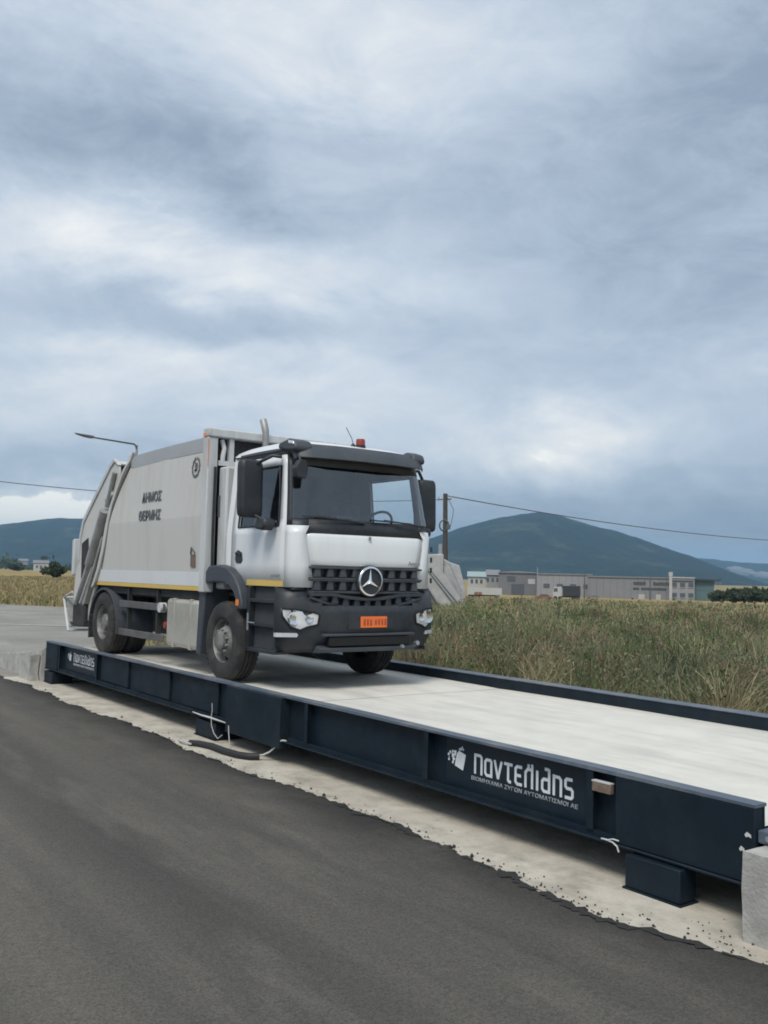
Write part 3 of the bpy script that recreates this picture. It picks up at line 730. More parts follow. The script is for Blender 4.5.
# wipers
for y0, y1 in ((-.05, -.98), (.92, .05)):
    z0, z1 = 2.10, 2.155
    w = MB(); w.tube([(1.515, y0, z0), (1.525, (y0+y1)/2, 2.135), (1.515, y1+.2, z1)], [.014, .011, .008], 6)
    w.tube([(1.523, y0*.75+y1*.25, 2.128), (1.515, y1, 2.145)], .010, 6)
    w.build('wiper', 'black_plastic', T, smooth=50)
w = MB(); w.tube([(1.52, .48, 2.08), (1.53, .72, 2.12), (1.525, .95, 2.06)], .009, 6).build('wiper', 'black_plastic', T)
# mirrors
def mirror_set(s):
    m = MB()
    sec = [(-.075, -.16), (-.085, .10), (-.05, .155), (.03, .165), (.085, .13), (.095, -.12), (.05, -.17)]
    zs = [(z-(.06 if s > 0 else 0), k) for z, k in ((2.13, .80), (2.17, .96), (2.25, 1.), (2.75, 1.), (2.82, .97), (2.865, .82))]
    cx, cy = (.78, s*1.335) if s < 0 else (.97, s*1.37)
    n = len(sec)
    for z, k in zs:
        for px, py in sec: m.v.append((cx+px*k-(z-2.5)*.03, cy+s*py*k, z))
    for i in range(len(zs)-1):
        for k in range(n): m.f.append((i*n+k, i*n+(k+1) % n, (i+1)*n+(k+1) % n, (i+1)*n+k))
    m.f += [tuple(range(n)), tuple(range((len(zs)-1)*n+n-1, (len(zs)-1)*n-1, -1))]
    h = m.build('mirror', 'black_plastic', T, smooth=45, bevel=.02)
    MB().prism([(cy+s*-.13, 2.24), (cy+s*.12, 2.24), (cy+s*.12, 2.78), (cy+s*-.13, 2.78)], cx-.092, cx-.086, 'x').build('mirror_glass', 'chrome', h)
    MB().tube([(1.10, s*1.06, 2.90), (1.06, s*1.17, 2.91), (cx+.02, s*1.30, 2.80)], .022, 8).build('mirror_arm', 'black_plastic', h, smooth=50)
    MB().tube([(1.14, s*1.13, 2.07), (1.08, s*1.24, 2.07), (cx+.02, s*1.30, 2.18)], .022, 8).build('mirror_arm', 'black_plastic', h, smooth=50)
    lo = MB().prism([(.92, 1.985), (.95, 2.11), (1.17, 2.11), (1.19, 2.02), (1.12, 1.96)], s*1.165, s*1.33).build('wide_angle_mirror', 'black_plastic', T, bevel=.03)
mirror_set(-1); mirror_set(1)
fm = MB(); fm.tube([(1.30, -.98, 2.90), (1.46, -1.02, 2.88), (1.50, -1.02, 2.80)], .016, 6)
fm.prism([(-1.10, 2.62), (-1.12, 2.72), (-1.06, 2.83), (-.98, 2.83), (-.94, 2.72), (-.97, 2.60)], 1.46, 1.55, 'x')
fm.build('front_mirror', 'black_plastic', T, bevel=.02)
# beacon and aerial
be = MB().lathe([(.0, 3.10), (.07, 3.10), (.07, 3.165), (.0, 3.17)], (1.10, .14, 0), 'z', 20).build('beacon', 'black_plastic', T, smooth=40)
MB().lathe([(.062, 3.165), (.062, 3.225), (.054, 3.25), (.0, 3.258)], (1.10, .14, 0), 'z', 20).build('beacon_lens', 'red_lens', be, smooth=50)
MB().lathe([(.03, 3.12), (.03, 3.16), (.012, 3.18), (0, 3.19)], (1.10, .02, 0), 'z', 12).tube([(1.10, .02, 3.17), (1.08, .01, 3.25), (1.0, -.03, 3.40)], .005, 6).build('aerial', 'black_plastic', T, smooth=50)
material('void_black', (.006, .006, .007), .8)
# ---- grille: dark recess, two louvred banks with teeth, and the curved lower bank
gr = MB().box(1.40, 1.475, -.87, .87, 1.02, 1.535).build('grille', 'black_plastic', T)
for z0, z1, half in ((1.40, 1.50, .865), (1.235, 1.345, .845)):
    for s in (-1, 1):     # frame bars
        pass
    MB().prism([(1.475, z0-.045), (1.565, z0-.035), (1.575, z0-.012), (1.475, z0+.002)], -half, half).build('grille_slat', 'grey_plastic', gr, bevel=.006)
    MB().prism([(1.475, z1+.012), (1.560, z1+.004), (1.565, z1+.028), (1.475, z1+.04)], -half, half).build('grille_slat', 'grey_plastic', gr, bevel=.006)
    for k in range(9):
        if k == 4: continue
        y = (k-4)*.19
        MB().prism([(y-.052, z0+.0), (y+.052, z0+.0), (y+.036, z1+.012), (y-.036, z1+.012)], 1.475, 1.545, 'x').build('grille_tooth', 'grey_plastic', gr, bevel=.006)
def lowline(y): return 1.00+.155*(abs(y)/.87)**2
for zoff, th in ((0, .03), (.135, .035)):
    m = MB(); k0 = 14
    for k in range(k0+1):
        y = -.86+1.72*k/k0; z = lowline(y)+zoff
        if zoff: z = min(z, 1.19)
        for x, dz in ((1.48, -th), (1.575, -th*.6), (1.585, th*.3), (1.48, th)): m.v.append((x, y, z+dz))
    for k in range(k0):
        for q in range(4): m.f.append((k*4+q, k*4+(q+1) % 4, (k+1)*4+(q+1) % 4, (k+1)*4+q))
    m.f += [(0, 1, 2, 3), (k0*4+3, k0*4+2, k0*4+1, k0*4)]
    m.build('grille_slat', 'grey_plastic', gr, smooth=40)
for k in range(9):
    y = (k-4)*.165; z = lowline(y)
    MB().prism([(y-.05, z+.02), (y+.05, z+.02), (y+.034, z+.12), (y-.034, z+.12)], 1.475, 1.55, 'x').build('grille_tooth', 'grey_plastic', gr, bevel=.006)
# three-pointed star in its ring
sr = MB(); sr.lathe([(.185, 1.585), (.192, 1.600), (.185, 1.615), (.165, 1.618), (.157, 1.602), (.165, 1.588), (.185, 1.585)], (0, 0, 1.36), 'x', 40)
star = sr.build('star_emblem', 'chrome', gr, smooth=60)
MB().lathe([(0, 1.565), (.20, 1.565), (.20, 1.585), (0, 1.592)], (0, 0, 1.36), 'x', 40).build('emblem_backing', 'black_plastic', star, smooth=40)
sm = MB(); sm.v.append((1.625, 0, 1.36)); ring = []
for k in range(6):
    a = PI/2+k*PI/3; r = .165 if k % 2 == 0 else .031; sm.v.append((1.600, r*math.cos(a), 1.36+r*math.sin(a)))
for k in range(6): sm.f.append((0, 1+k, 1+(k+1) % 6))
sm.build('star', 'chrome', star)
# ---- bumper: deep moulded beam with lamp pods, valance and tread
def bumper_ring(z, depth, half, corner):
    pts = []; nb = 12
    for k in range(nb+1):
        t = -1+2*k/nb; y = half*math.copysign(abs(t)**.8, t)
        pts.append((depth-corner*abs(t)**3.2, y, z))
    return pts
lev = [(.47, 1.46, 1.10, .22), (.53, 1.52, 1.17, .24), (.66, 1.585, 1.215, .26), (.78, 1.615, 1.23, .28), (.95, 1.625, 1.235, .29), (1.05, 1.62, 1.235, .29), (1.14, 1.60, 1.225, .28), (1.20, 1.57, 1.21, .26), (1.255, 1.50, 1.19, .22)]
m = MB(); nb = 13
for l_ in lev: m.v += bumper_ring(*l_)
for i in range(len(lev)-1):
    for k in range(nb-1):
        zc = (lev[i][0]+lev[i+1][0])/2; yc_ = (m.v[i*nb+k][1]+m.v[i*nb+k+1][1])/2
        if zc > lowline(yc_)-.02 and abs(yc_) < .82 and zc > 1.0: continue       # opening for the lower grille
        m.f.append((i*nb+k, i*nb+k+1, (i+1)*nb+k+1, (i+1)*nb+k))
bum = m.build('bumper', 'black_plastic', T, smooth=38, solid=.03)
MB().box(1.57, 1.632, -.62, .62, .555, .665)  .build('intake_shade_block', 'void_black', bum, bevel=.01)  # solid block painted near black for the shade inside the intake opening
MB().prism([(1.50, .66), (1.64, .675), (1.65, .70), (1.5, .715)], -.70, .70).build('bumper_lip', 'grey_plastic', bum, bevel=.01)
MB().prism([(1.42, .46), (1.60, .475), (1.625, .53), (1.50, .56)], -.74, .74).build('step_plate', 'grey_plastic', bum, bevel=.012)
MB().tube([(1.60, .50, .53), (1.66, .50, .53)], .022, 8).build('tow_pin', 'galvanised', bum)
MB().tube([(1.50, .82, .55), (1.56, .82, .56)], .03, 10).build('tow_pin', 'galvanised', bum)
pl = MB().box(1.626, 1.638, -.16, .25, .775, .915).build('licence_plate', 'plate_orange', T, bevel=.004)
MB().box(1.60, 1.626, -.34, .36, .755, .93).build('plate_holder', 'black_plastic', pl, bevel=.006)
r_ = random.Random(4)
for k in range(7):
    y = -.12+.05*k+(.025 if k > 2 else 0); MB().box(1.638, 1.640, y, y+.032, .80+.012*r_.random(), .885-.012*r_.random()).build('plate_character', 'plate_mark', pl)
for s in (-1, 1):
    hp = [(s*1.165, .92), (s*1.17, 1.01), (s*1.0, 1.0), (s*.80, .965), (s*.745, .94), (s*.765, .82), (s*.90, .785), (s*.97, .75), (s*1.08, .79)]
    def dep(y): return 1.633-.29*(abs(y)/1.235)**3.2
    m = MB(); nh = len(hp); cxy = (s*.97, .885)
    m.v.append((dep(cxy[0])+.02, cxy[0], cxy[1]))
    for y, z in hp: m.v.append((dep(y)+.012, y, z))
    for y, z in hp: m.v.append((dep(y)-.05, y, z))
    for k in range(nh): m.f += [(0, 1+k, 1+(k+1) % nh), (1+k, 1+nh+k, 1+nh+(k+1) % nh, 1+(k+1) % nh)]
    h = m.build('headlight', 'lamp_glass', T, smooth=30)
    for yy, rr in ((s*1.04, .080), (s*.87, .050)):
        MB().lathe([(0, .022), (rr*.55, .020), (rr, .03), (rr*1.1, .018), (rr*1.12, .0)], (dep(yy)+.004, yy, .895), 'x', 20).build('reflector', 'chrome', h, smooth=50)
    bz = MB(); bz.tube([(dep(y)+.013, y, z) for y, z in hp], .014, 6, closed=True); bz.build('lamp_bezel', 'void_black', h, smooth=50)
    fl = [(s*1.22, .665), (s*1.22, .715), (s*1.0, .715), (s*.985, .69), (s*1.0, .665)]
    m = MB(); 
    for y, z in fl: m.v.append((dep(y)+.0, y, z))
    for y, z in fl: m.v.append((dep(y)-.05, y, z))
    k5 = 5; m.f = [tuple(range(5))]+[(k, k+5, (k+1) % 5+5, (k+1) % 5) for k in range(5)]
    m.build('fog_lamp', 'lamp_glass', T)
    # side step well behind the bumper corner
    sk = MB().box(.50, 1.24, s*.78, s*1.08, .45, 1.262).build('step_well', 'interior', T)
    for zz in (.44, .76, 1.06):
        MB().prism([(.50, zz), (.50, zz+.05), (1.26, zz+.05), (1.26, zz)], s*1.0, s*(1.19 if zz < .5 else 1.16)).build('step_tread', 'black_plastic', sk, bevel=.008)
    for xa in (.50, 1.20): MB().box(xa, xa+.06, s*1.02 if s > 0 else -1.17, s*1.17 if s > 0 else -1.02, .46, 1.268).build('step_side', 'black_plastic', sk, bevel=.008)
    MB().tube([(.55, s*1.175, .70), (.55, s*1.175, .92)], .014, 6).tube([(.55, s*1.178, .80), (.72, s*1.178, .80)], .01, 6).build('grab_bar', 'galvanised', sk)
    # front wheel arch in dark plastic, with amber repeater
    arch = [(-.60, 1.28), (-.60, 1.44), (-.50, 1.515), (-.20, 1.535), (.06, 1.49), (.26, 1.38), (.40, 1.23), (.485, 1.05), (.495, .96), (.36, .96), (.33, 1.06), (.25, 1.17), (.12, 1.255), (-.05, 1.295), (-.3, 1.30)]
    ar = MB().prism(arch, s*.80, s*1.245).build('wheel_arch', 'grey_plastic', T, bevel=.02, smooth=40)
    MB().box(.345, .425, s*1.246 if s > 0 else -1.256, s*1.256 if s > 0 else -1.246, 1.005, 1.085).build('side_repeater', 'amber', ar, bevel=.01)
    # mud panel behind the front wheel
    MB().prism([(-.60, 1.30), (-.80, 1.30), (-.86, .30), (-.72, .28), (-.66, .8)], s*.85, s*1.23).build('mud_guard', 'grey_plastic', T, bevel=.02)
    # chassis rail
    MB().box(-5.6, 1.40, s*.36, s*.46, .72, 1.0).build('chassis_rail', 'chassis', T)
    # rear mudguard
    arc = []; 
    for k in range(13):
        a = math.radians(-8+k*172/12); arc.append((-4.554+.70*math.cos(a)*1.0, .46+.66*math.sin(a)))
    arc2 = [(-4.554+(x+4.554)*.955, .46+(z-.46)*.955) for x, z in arc][::-1]
    MB().prism(arc+arc2, s*.62, s*1.26).build('mud_guard', 'grey_plastic', T, smooth=40)
    MB().box(-5.35, -5.32, s*.65, s*1.22, .22, .62).build('mud_flap', 'rubber', T)
# cross-members, axles, engine block, air tanks
for x in (-5.4, -4.0, -3.0, -2.0, -.9): MB().box(x-.06, x+.06, -.36, .36, .76, .96).build('cross_member', 'chassis', T)
for x in (0, -4.554): MB().tube([(x, -.95, .525), (x, .95, .525)], .085, 12).build('axle', 'chassis', T, smooth=50)
MB().lathe([(0, -.25), (.15, -.22), (.23, -.08), (.23, .08), (.15, .22), (0, .25)], (-4.554, 0, .53), 'y', 20).build('differential', 'chassis', T, smooth=50)
MB().box(-.5, 1.2, -.42, .42, .55, 1.25).build('engine_block', 'chassis', T, bevel=.04)
MB().tube([(-4.4, 0, .56), (-.4, 0, .72)], .06, 10).build('drive_shaft', 'chassis', T, smooth=50)
for y in (-.62, .62):
    MB().tube([(-3.1, y, .70), (-2.2, y, .70)], .15, 16).build('air_tank', 'chassis', T, smooth=40, bevel=.03)
# fuel tank, near side: brushed, rounded corners, straps
tk = MB().prism([(-1.2, .36), (-1.16, .32), (-.72, .32), (-.66, .40), (-.66, .98), (-.70, 1.02), (-1.16, 1.03), (-1.20, .99)], -1.97, -.89, 'x').build('fuel_tank', 'tank_metal', T, bevel=.03, smooth=40)
for x in (-1.72, -1.14): MB().box(x-.03, x+.03, -1.206, -.66, .314, 1.036).build('tank_strap', 'tank_metal', tk, bevel=.006)
MB().prism([(1.2, .36), (1.16, .32), (.72, .32), (.66, .40), (.66, .98), (.70, 1.02), (1.16, 1.03), (1.20, .99)], -2.2, -.89, 'x').build('battery_box', 'chassis', T, bevel=.03)
# side under-run guards
for s in (-1, 1):
    for z in (.88, .42):
        MB().box(-3.86, -2.02, s*1.20 if s > 0 else -1.23, s*1.23 if s > 0 else -1.20, z-.055, z+.055).build('side_guard_rail', 'guard_grey', T, bevel=.01)
    for x in (-3.55, -2.35):
        MB().box(x-.03, x+.03, s*1.13 if s > 0 else -1.20, s*1.20 if s > 0 else -1.13, .37, 1.14).build('guard_post', 'chassis', T)
wv = MB().tube([(-2.12, -1.16, .88), (-2.12, -1.26, .88)], .075, 16).build('filter_canister', 'frame_paint', T, smooth=40)
MB().tube([(-2.04, -1.12, .62), (-2.04, -1.20, .62)], .05, 12).build('red_tap', 'red_lens', T, smooth=40)
MB().box(-3.8, -2.1, -.66, -.60, .40, 1.0).build('valve_chest', 'chassis', T, bevel=.02)

# ---- wheels
def wheel(x, side, dual):
    R_, w = .525, .31
    yo = side*1.262                                   # outer face
    def Y(d): return yo-side*d
    rim = MB()
    if not dual:
        rim.lathe([(.285, Y(.015)), (.275, Y(.03)), (.262, Y(.10)), (.255, Y(.115))], (x, 0, .525), 'y', 40)
        for k in range(10):                           # disc with ten hand holes
            a0 = 2*PI*(k-.30)/10; a1 = 2*PI*(k+.30)/10
            vs = []
            for a in (a0, (a0+a1)/2, a1):
                for r, d in ((.262, .10), (.205, .075)): vs.append((x+r*math.cos(a), Y(d), .525+r*math.sin(a)))
            rim.add(vs, [(0, 2, 3, 1), (2, 4, 5, 3)])
        rim.lathe([(.208, Y(.075)), (.175, Y(.03)), (.165, Y(.02)), (.135, Y(.018)), (.128, Y(.03))], (x, 0, .525), 'y', 40)
        rim.lathe([(.262, Y(.14)), (.0, Y(.14))], (x, 0, .525), 'y', 24)
    else:
        rim.lathe([(.285, Y(.015)), (.272, Y(.03)), (.262, Y(.10)), (.25, Y(.15)), (.235, Y(.165))], (x, 0, .525), 'y', 40)
        for k in range(10):
            a0 = 2*PI*(k-.32)/10; a1 = 2*PI*(k+.32)/10; vs = []
            for a in (a0, (a0+a1)/2, a1):
                for r, d in ((.238, .163), (.195, .185)): vs.append((x+r*math.cos(a), Y(d), .525+r*math.sin(a)))
            rim.add(vs, [(0, 2, 3, 1), (2, 4, 5, 3)])
        rim.lathe([(.20, Y(.183)), (.17, Y(.19)), (.14, Y(.19))], (x, 0, .525), 'y', 40)
        rim.lathe([(.25, Y(.24)), (.0, Y(.24))], (x, 0, .525), 'y', 24)
    w_ = rim.build('wheel', 'rim_steel', T, smooth=50)
    for dx in ((0,) if not dual else (0, .345)):
        ty = MB(); P = [(.278, .028), (.30, .004), (.34, -.006), (.42, -.004), (.48, .006), (.512, .022), (.523, .045)]
        prof = [(r, Y(d+dx)) for r, d in P]
        for g in (.10, .155, .21): prof += [(.525, Y(g-.009+dx)), (.511, Y(g-.007+dx)), (.511, Y(g+.007+dx)), (.525, Y(g+.009+dx))]
        prof += [(r, Y(w-d+dx)) for r, d in P[::-1]]
        ty.lathe(prof, (x, 0, .525), 'y', 56)
        # shoulder lugs
        for k in range(44):
            a = 2*PI*k/44
            for d in (.045, w-.045):
                ca, sa = math.cos(a), math.sin(a); q = []
                for dr, dt, dd in ((.0, -.022, -.03), (.0, .022, -.03), (.0, .022, .03), (.0, -.022, .03)):
                    rr = .5285 if (dd > 0) == (d < .1) else .514
                    q.append((x+rr*ca-dt*sa, Y(d+dd+dx), .525+rr*sa+dt*ca))
                ty.add(q, [(0, 1, 2, 3)])
        ty.build('tyre', 'rubber', w_, smooth=45, recalc=True)
    hub = MB()
    if not dual: hub.lathe([(.130, Y(.03)), (.125, Y(-.03)), (.10, Y(-.055)), (.05, Y(-.062)), (0, Y(-.062))], (x, 0, .525), 'y', 28)
    else: hub.lathe([(.15, Y(.19)), (.145, Y(.06)), (.13, Y(.03)), (.06, Y(.02)), (0, Y(.02))], (x, 0, .525), 'y', 28)
    hub.build('hub', 'rim_steel', w_, smooth=40)
    nut = MB(); rb, d0 = (.152, .02) if not dual else (.172, .19)
    for k in range(10):
        a = 2*PI*(k+.5)/10; nut.tube([(x+rb*math.cos(a), Y(d0), .525+rb*math.sin(a)), (x+rb*math.cos(a), Y(d0-.035), .525+rb*math.sin(a))], .017, 6)
    tag(nut.build('wheel_nuts', 'dirty_steel', w_), kind='stuff')
for x, du in ((0, False), (-4.554, True)):
    for s in (-1, 1): wheel(x, s, du)

# ---- compactor body
rear = [(1.12, -5.11), (1.22, -5.02), (1.45, -4.84), (1.8, -4.66), (2.2, -4.51), (2.5, -4.36), (2.8, -4.10), (3.0, -3.90), (3.13, -3.76)]
def rear_x(z):
    for (z0, x0), (z1, x1) in zip(rear, rear[1:]):
        if z <= z1: return x0+(x1-x0)*(z-z0)/(z1-z0)
    return rear[-1][1]
def body_y(z): return 1.262-(.055*(z-2.2)/.93 if z > 2.2 else .040*(2.2-z)/.9)
XF = -.755
for s in (-1, 1):
    m = MB(); zs = [1.44, 1.6, 1.8, 2.0, 2.15, 2.22, 2.4, 2.6, 2.8, 2.95, 3.06, 3.13]; nn = 12
    for z in zs:
        xr = rear_x(z)+.10
        for k in range(nn+1): m.v.append((XF+(xr-XF)*k/nn, s*body_y(z), z))
    for i in range(len(zs)-1):
        for k in range(nn): m.f.append((i*(nn+1)+k, i*(nn+1)+k+1, (i+1)*(nn+1)+k+1, (i+1)*(nn+1)+k))
    sp = m.build('side_panel', 'body_paint', T, smooth=3)
    for z0, z1, mt, nm, off in ((1.228, 1.437, 'white_paint', 'lower_band', .008), (1.165, 1.225, 'yellow_stripe', 'yellow_stripe', .010)):
        m = MB()
        for z in (z0, (z0+z1)/2, z1):
            xr = rear_x(z)+.06
            for k in range(9): m.v.append((XF+(xr-XF)*k/8, s*(body_y(z)+off), z))
        for i in range(2):
            for k in range(8): m.f.append((i*9+k, i*9+k+1, (i+1)*9+k+1, (i+1)*9+k))
        m.build(nm, mt, sp, solid=.02)
    # chamfered grey band below the roof
    m = MB(); pr = [(3.135, 1.209, 3.60), (3.20, 1.2055, 3.63), (3.345, 1.190, 3.68), (3.36, 1.10, 3.72)]
    for z, y, xr in pr:
        for k in range(13): m.v.append((XF+(-xr-XF)*k/12, s*y, z-.03*max(0, (k-4)/8)**2))
    for i in range(3):
        for k in range(12): m.f.append((i*13+k, i*13+k+1, (i+1)*13+k+1, (i+1)*13+k))
    m.build('roof_band', 'grey_band', T, smooth=25)
    # rear hoop of the body: pale rib following the sloping edge
    m = MB(); path = [(x+.0, z) for z, x in rear]+[(-3.72, 3.24), (-3.62, 3.36)]
    for x, z in path:
        for dx, dy in ((.075, 1.20), (.075, 1.275), (-.075, 1.275), (-.075, 1.20)): m.v.append((x+dx, s*(dy-(.05 if z > 3.2 else 0)), z+dx*.35))
    for i in range(len(path)-1):
        for q in range(4): m.f.append((i*4+q, i*4+(q+1) % 4, (i+1)*4+(q+1) % 4, (i+1)*4+q))
    m.f += [(0, 1, 2, 3), tuple(len(m.v)-4+q for q in (3, 2, 1, 0))]
    m.build('rear_rib', 'body_paint', T, bevel=.012, smooth=40)
    # front portal post
    MB().box(-.755, -.585, s*1.12 if s > 0 else -1.275, s*1.275 if s > 0 else -1.12, 1.15, 3.32).build('front_post', 'frame_paint', T, bevel=.015)
    # floor side beam
    MB().box(-5.0, -.70, s*1.02 if s > 0 else -1.16, s*1.16 if s > 0 else -1.02, 1.04, 1.148).build('floor_beam', 'chassis', T)
MB().box(-4.9, -.70, -1.0, 1.0, 1.0, 1.10).build('body_floor', 'chassis', T)
m = MB()
for x in (-.87, -1.6, -2.4, -3.0, -3.70):
    z = 3.357-.03*max(0, ((XF-x)/2.8*12-4)/8)**2
    for y in (-1.10, -.4, .4, 1.10): m.v.append((x, y, z+(.02 if abs(y) < .5 else .002)))
for i in range(4):
    for k in range(3): m.f.append((i*4+k, i*4+k+1, (i+1)*4+k+1, (i+1)*4+k))
m.build('body_roof', 'body_paint', T, smooth=50)
MB().box(-.755, -.565, -1.275, 1.275, 3.322, 3.45).build('front_beam', 'frame_paint', T, bevel=.02)
MB().box(-.74, -.70, -1.11, 1.11, 1.15, 3.32).build('front_bulkhead', 'chassis', T)
MB().box(-.70, -.60, -1.10, 1.10, 2.93, 3.0).build('front_crossbar', 'frame_paint', T)
for y in (-.90, -.2, .5): MB().box(-.70, -.60, y-.035, y+.035, 3.0, 3.32).build('front_upright', 'frame_paint', T)
MB().tube([(-.64, -1.02, 2.95), (-.62, -1.03, 3.06), (-.64, -1.0, 3.18), (-.66, -1.03, 3.30)], .035, 8).build('hydraulic_hose', 'tape_pale', T, smooth=60)
# tower between cab and body
tw = MB().box(-.575, -.33, -1.10, -.55, 1.20, 2.90).build('service_tower', 'frame_paint', T, bevel=.03)
MB().box(-.56, -.50, -1.108, -1.10, 2.2, 2.5).build('tower_latch', 'print_dark', tw)
MB().box(-.575, -.34, -.36, 1.1, 1.2, 2.6).build('air_intake_box', 'chassis', T, bevel=.03)
MB().tube([(-.545, -1.17, 1.3), (-.545, -1.18, 1.9), (-.55, -1.17, 2.9)], .022, 6).build('hydraulic_hose', 'black_plastic', T, smooth=50)
es = MB().tube([(-.46, -.44, 2.6), (-.46, -.44, 3.40), (-.465, -.44, 3.46), (-.50, -.44, 3.54), (-.55, -.44, 3.64)], [.046, .046, .05, .052, .052], 14).build('exhaust_stack', 'dirty_steel', T, smooth=50)
# orange marker, council wreath, lettering and notice on the near side
MB().box(-.74, -.66, -1.282, -1.276, 3.32, 3.38).build('marker_lamp', 'amber', T, bevel=.004)
MB().box(-.584, -.578, -1.277, -1.27, 2.9, 3.3).build('marker_strip', 'amber', T)
for txt, z, xc in (('ΔΗΜΟΣ', 2.575, -2.60), ('ΘΕΡΜΗΣ', 2.285, -2.62)):
    lettering('lettering', txt, .205, 'print_dark', T, (xc, -body_y(z)-.010, z), (PI/2, 0, 0), .006, 1.0)
wr = MB()
for k in range(22):
    a = 2*PI*k/22+.1; rr = .115
    if 1.35 < a < 1.8: continue
    cx, cz = -1.06+rr*math.cos(a), 2.93+rr*1.15*math.sin(a); ta = a+PI/2+.5*(1 if k % 2 else -1)
    for o_ in (.0,):
        u, w = (math.cos(ta)*.040, math.sin(ta)*.040), (-math.sin(ta)*.018, math.cos(ta)*.018)
        wr.add([(cx-u[0], -body_y(cz)-.012, cz-u[1]), (cx+w[0], -body_y(cz)-.012, cz+w[1]), (cx+u[0], -body_y(cz)-.012, cz+u[1]), (cx-w[0], -body_y(cz)-.012, cz-w[1])], [(0, 1, 2, 3)])
wr.tube([(-1.09, -body_y(2.9)-.012, 2.88), (-1.03, -body_y(2.9)-.012, 2.90), (-1.03, -body_y(3)-.012, 2.98), (-1.075, -body_y(3)-.012, 3.0), (-1.06, -body_y(2.9)-.012, 2.90)], .012, 5)
wr.build('wreath_emblem', 'print_dark', T)
MB().box(-1.10, -.94, -1.246, -1.236, 1.50, 1.68).build('notice_plate', 'rust_tag', T)
MB().tube([(-1.09, -1.25, 1.68), (-1.05, -1.26, 1.78), (-.98, -1.25, 1.72), (-.95, -1.25, 1.70)], .01, 6).build('notice_cable', 'print_dark', T)

# ---- tailgate with hopper, lifting arms and rams
tg = [(-4.18, 3.10), (-4.24, 3.26), (-4.44, 3.33), (-4.62, 3.24), (-5.88, 2.33), (-6.02, 2.05), (-6.08, 1.62), (-6.26, 1.30), (-6.30, .86), (-5.9, .55), (-5.45, .50), (-5.30, .92), (-5.08, 1.12), (-4.76, 1.80), (-4.50, 2.40), (-4.2, 2.86)]
for s in (-1, 1):
    MB().prism(tg, s*1.16, s*1.20).build('tailgate_side', 'body_paint', T, bevel=.01, smooth=40)
    # edge channel down the back of the tailgate
    m = MB(); path = [(-4.25, 3.27), (-4.44, 3.34), (-4.63, 3.25), (-5.90, 2.34), (-6.04, 2.05), (-6.09, 1.62)]
    for x, z in path:
        for dx, dy in ((.07, 1.15), (.07, 1.225), (-.02, 1.225), (-.02, 1.15)): m.v.append((x+dx*.7, s*dy, z-dx*.7))
    for i in range(len(path)-1):
        for q in range(4): m.f.append((i*4+q, i*4+(q+1) % 4, (i+1)*4+(q+1) % 4, (i+1)*4+q))
    m.f += [(0, 1, 2, 3), tuple(len(m.v)-4+q for q in (3, 2, 1, 0))]
    m.build('tailgate_channel', 'frame_paint', T, bevel=.01)
    # folded gusset, strut, cylinder
    MB().prism([(-4.62, 3.02), (-4.48, 3.05), (-4.42, 2.72), (-4.58, 2.62), (-4.82, 2.68)], s*1.20, s*1.235).build('hinge_plate', 'frame_paint', T, bevel=.008)
    MB().tube([(-4.30, s*1.24, 3.10), (-4.62, s*1.24, 2.52)], .04, 10).build('hydraulic_ram', 'dirty_steel', T, smooth=50)
    MB().tube([(-4.60, s*1.275, 2.45), (-5.28, s*1.275, 1.52)], .085, 14).build('hydraulic_ram', 'dirty_steel', T, smooth=40)
    MB().tube([(-5.25, s*1.275, 1.56), (-5.92, s*1.275, .80)], .045, 10).build('ram_rod', 'dirty_steel', T, smooth=40)
    MB().prism([(-4.72, 1.98), (-4.62, 2.02), (-5.42, .82), (-5.56, .76)], s*1.20, s*1.29).build('locking_arm', 'dirty_steel', T, bevel=.012)
    MB().prism([(-5.05, 2.16), (-4.92, 2.20), (-5.93, .92), (-6.08, .86)], s*1.20, s*1.25).build('lifting_arm', 'dirty_steel', T, bevel=.012)
    MB().prism([(-5.92, 1.90), (-5.60, 2.0), (-5.50, 1.45), (-5.88, 1.25)], s*1.20, s*1.215).build('side_recess', 'chassis', T)
    MB().box(-6.10, -5.45, s*1.05 if s > 0 else -1.27, s*1.27 if s > 0 else -1.05, .40, .80).build('hopper_foot', 'chassis', T, bevel=.02)
    # raised rear lip plate
    MB().prism([(-6.42, 1.98), (-6.30, 2.0), (-6.26, 1.33), (-6.40, 1.30)], s*1.0, s*1.23).build('lip_plate', 'frame_paint', T, bevel=.012)
    # fold-down step: bent tube frame and tread
    m = MB(); m.tube([(-6.36, s*1.20, 1.0), (-6.80, s*1.22, .88), (-6.45, s*1.22, .28), (-6.30, s*1.20, .30)], .026, 8)
    m.tube([(-6.80, s*1.22, .88), (-6.80, s*.75, .88)], .024, 8).tube([(-6.45, s*1.22, .28), (-6.45, s*.75, .28)], .024, 8).tube([(-6.80, s*.75, .88), (-6.45, s*.75, .28)], .026, 8)
    fs = m.build('foot_step', 'frame_paint', T, smooth=40)
    MB().box(-6.50, -6.25, s*.78 if s > 0 else -1.2, s*1.2 if s > 0 else -.78, .44, .47).build('step_tread', 'dirty_steel', fs)
    MB().prism([(-6.74, .84), (-6.72, .86), (-6.44, .36), (-6.46, .34)], s*.77, s*1.19).build('step_plate', 'dirty_steel', fs)
    rl = MB().box(-6.12, -6.06, s*.98 if s > 0 else -1.14, s*1.14 if s > 0 else -.98, .80, 1.16).build('rear_lamp', 'red_lens', T, bevel=.01)
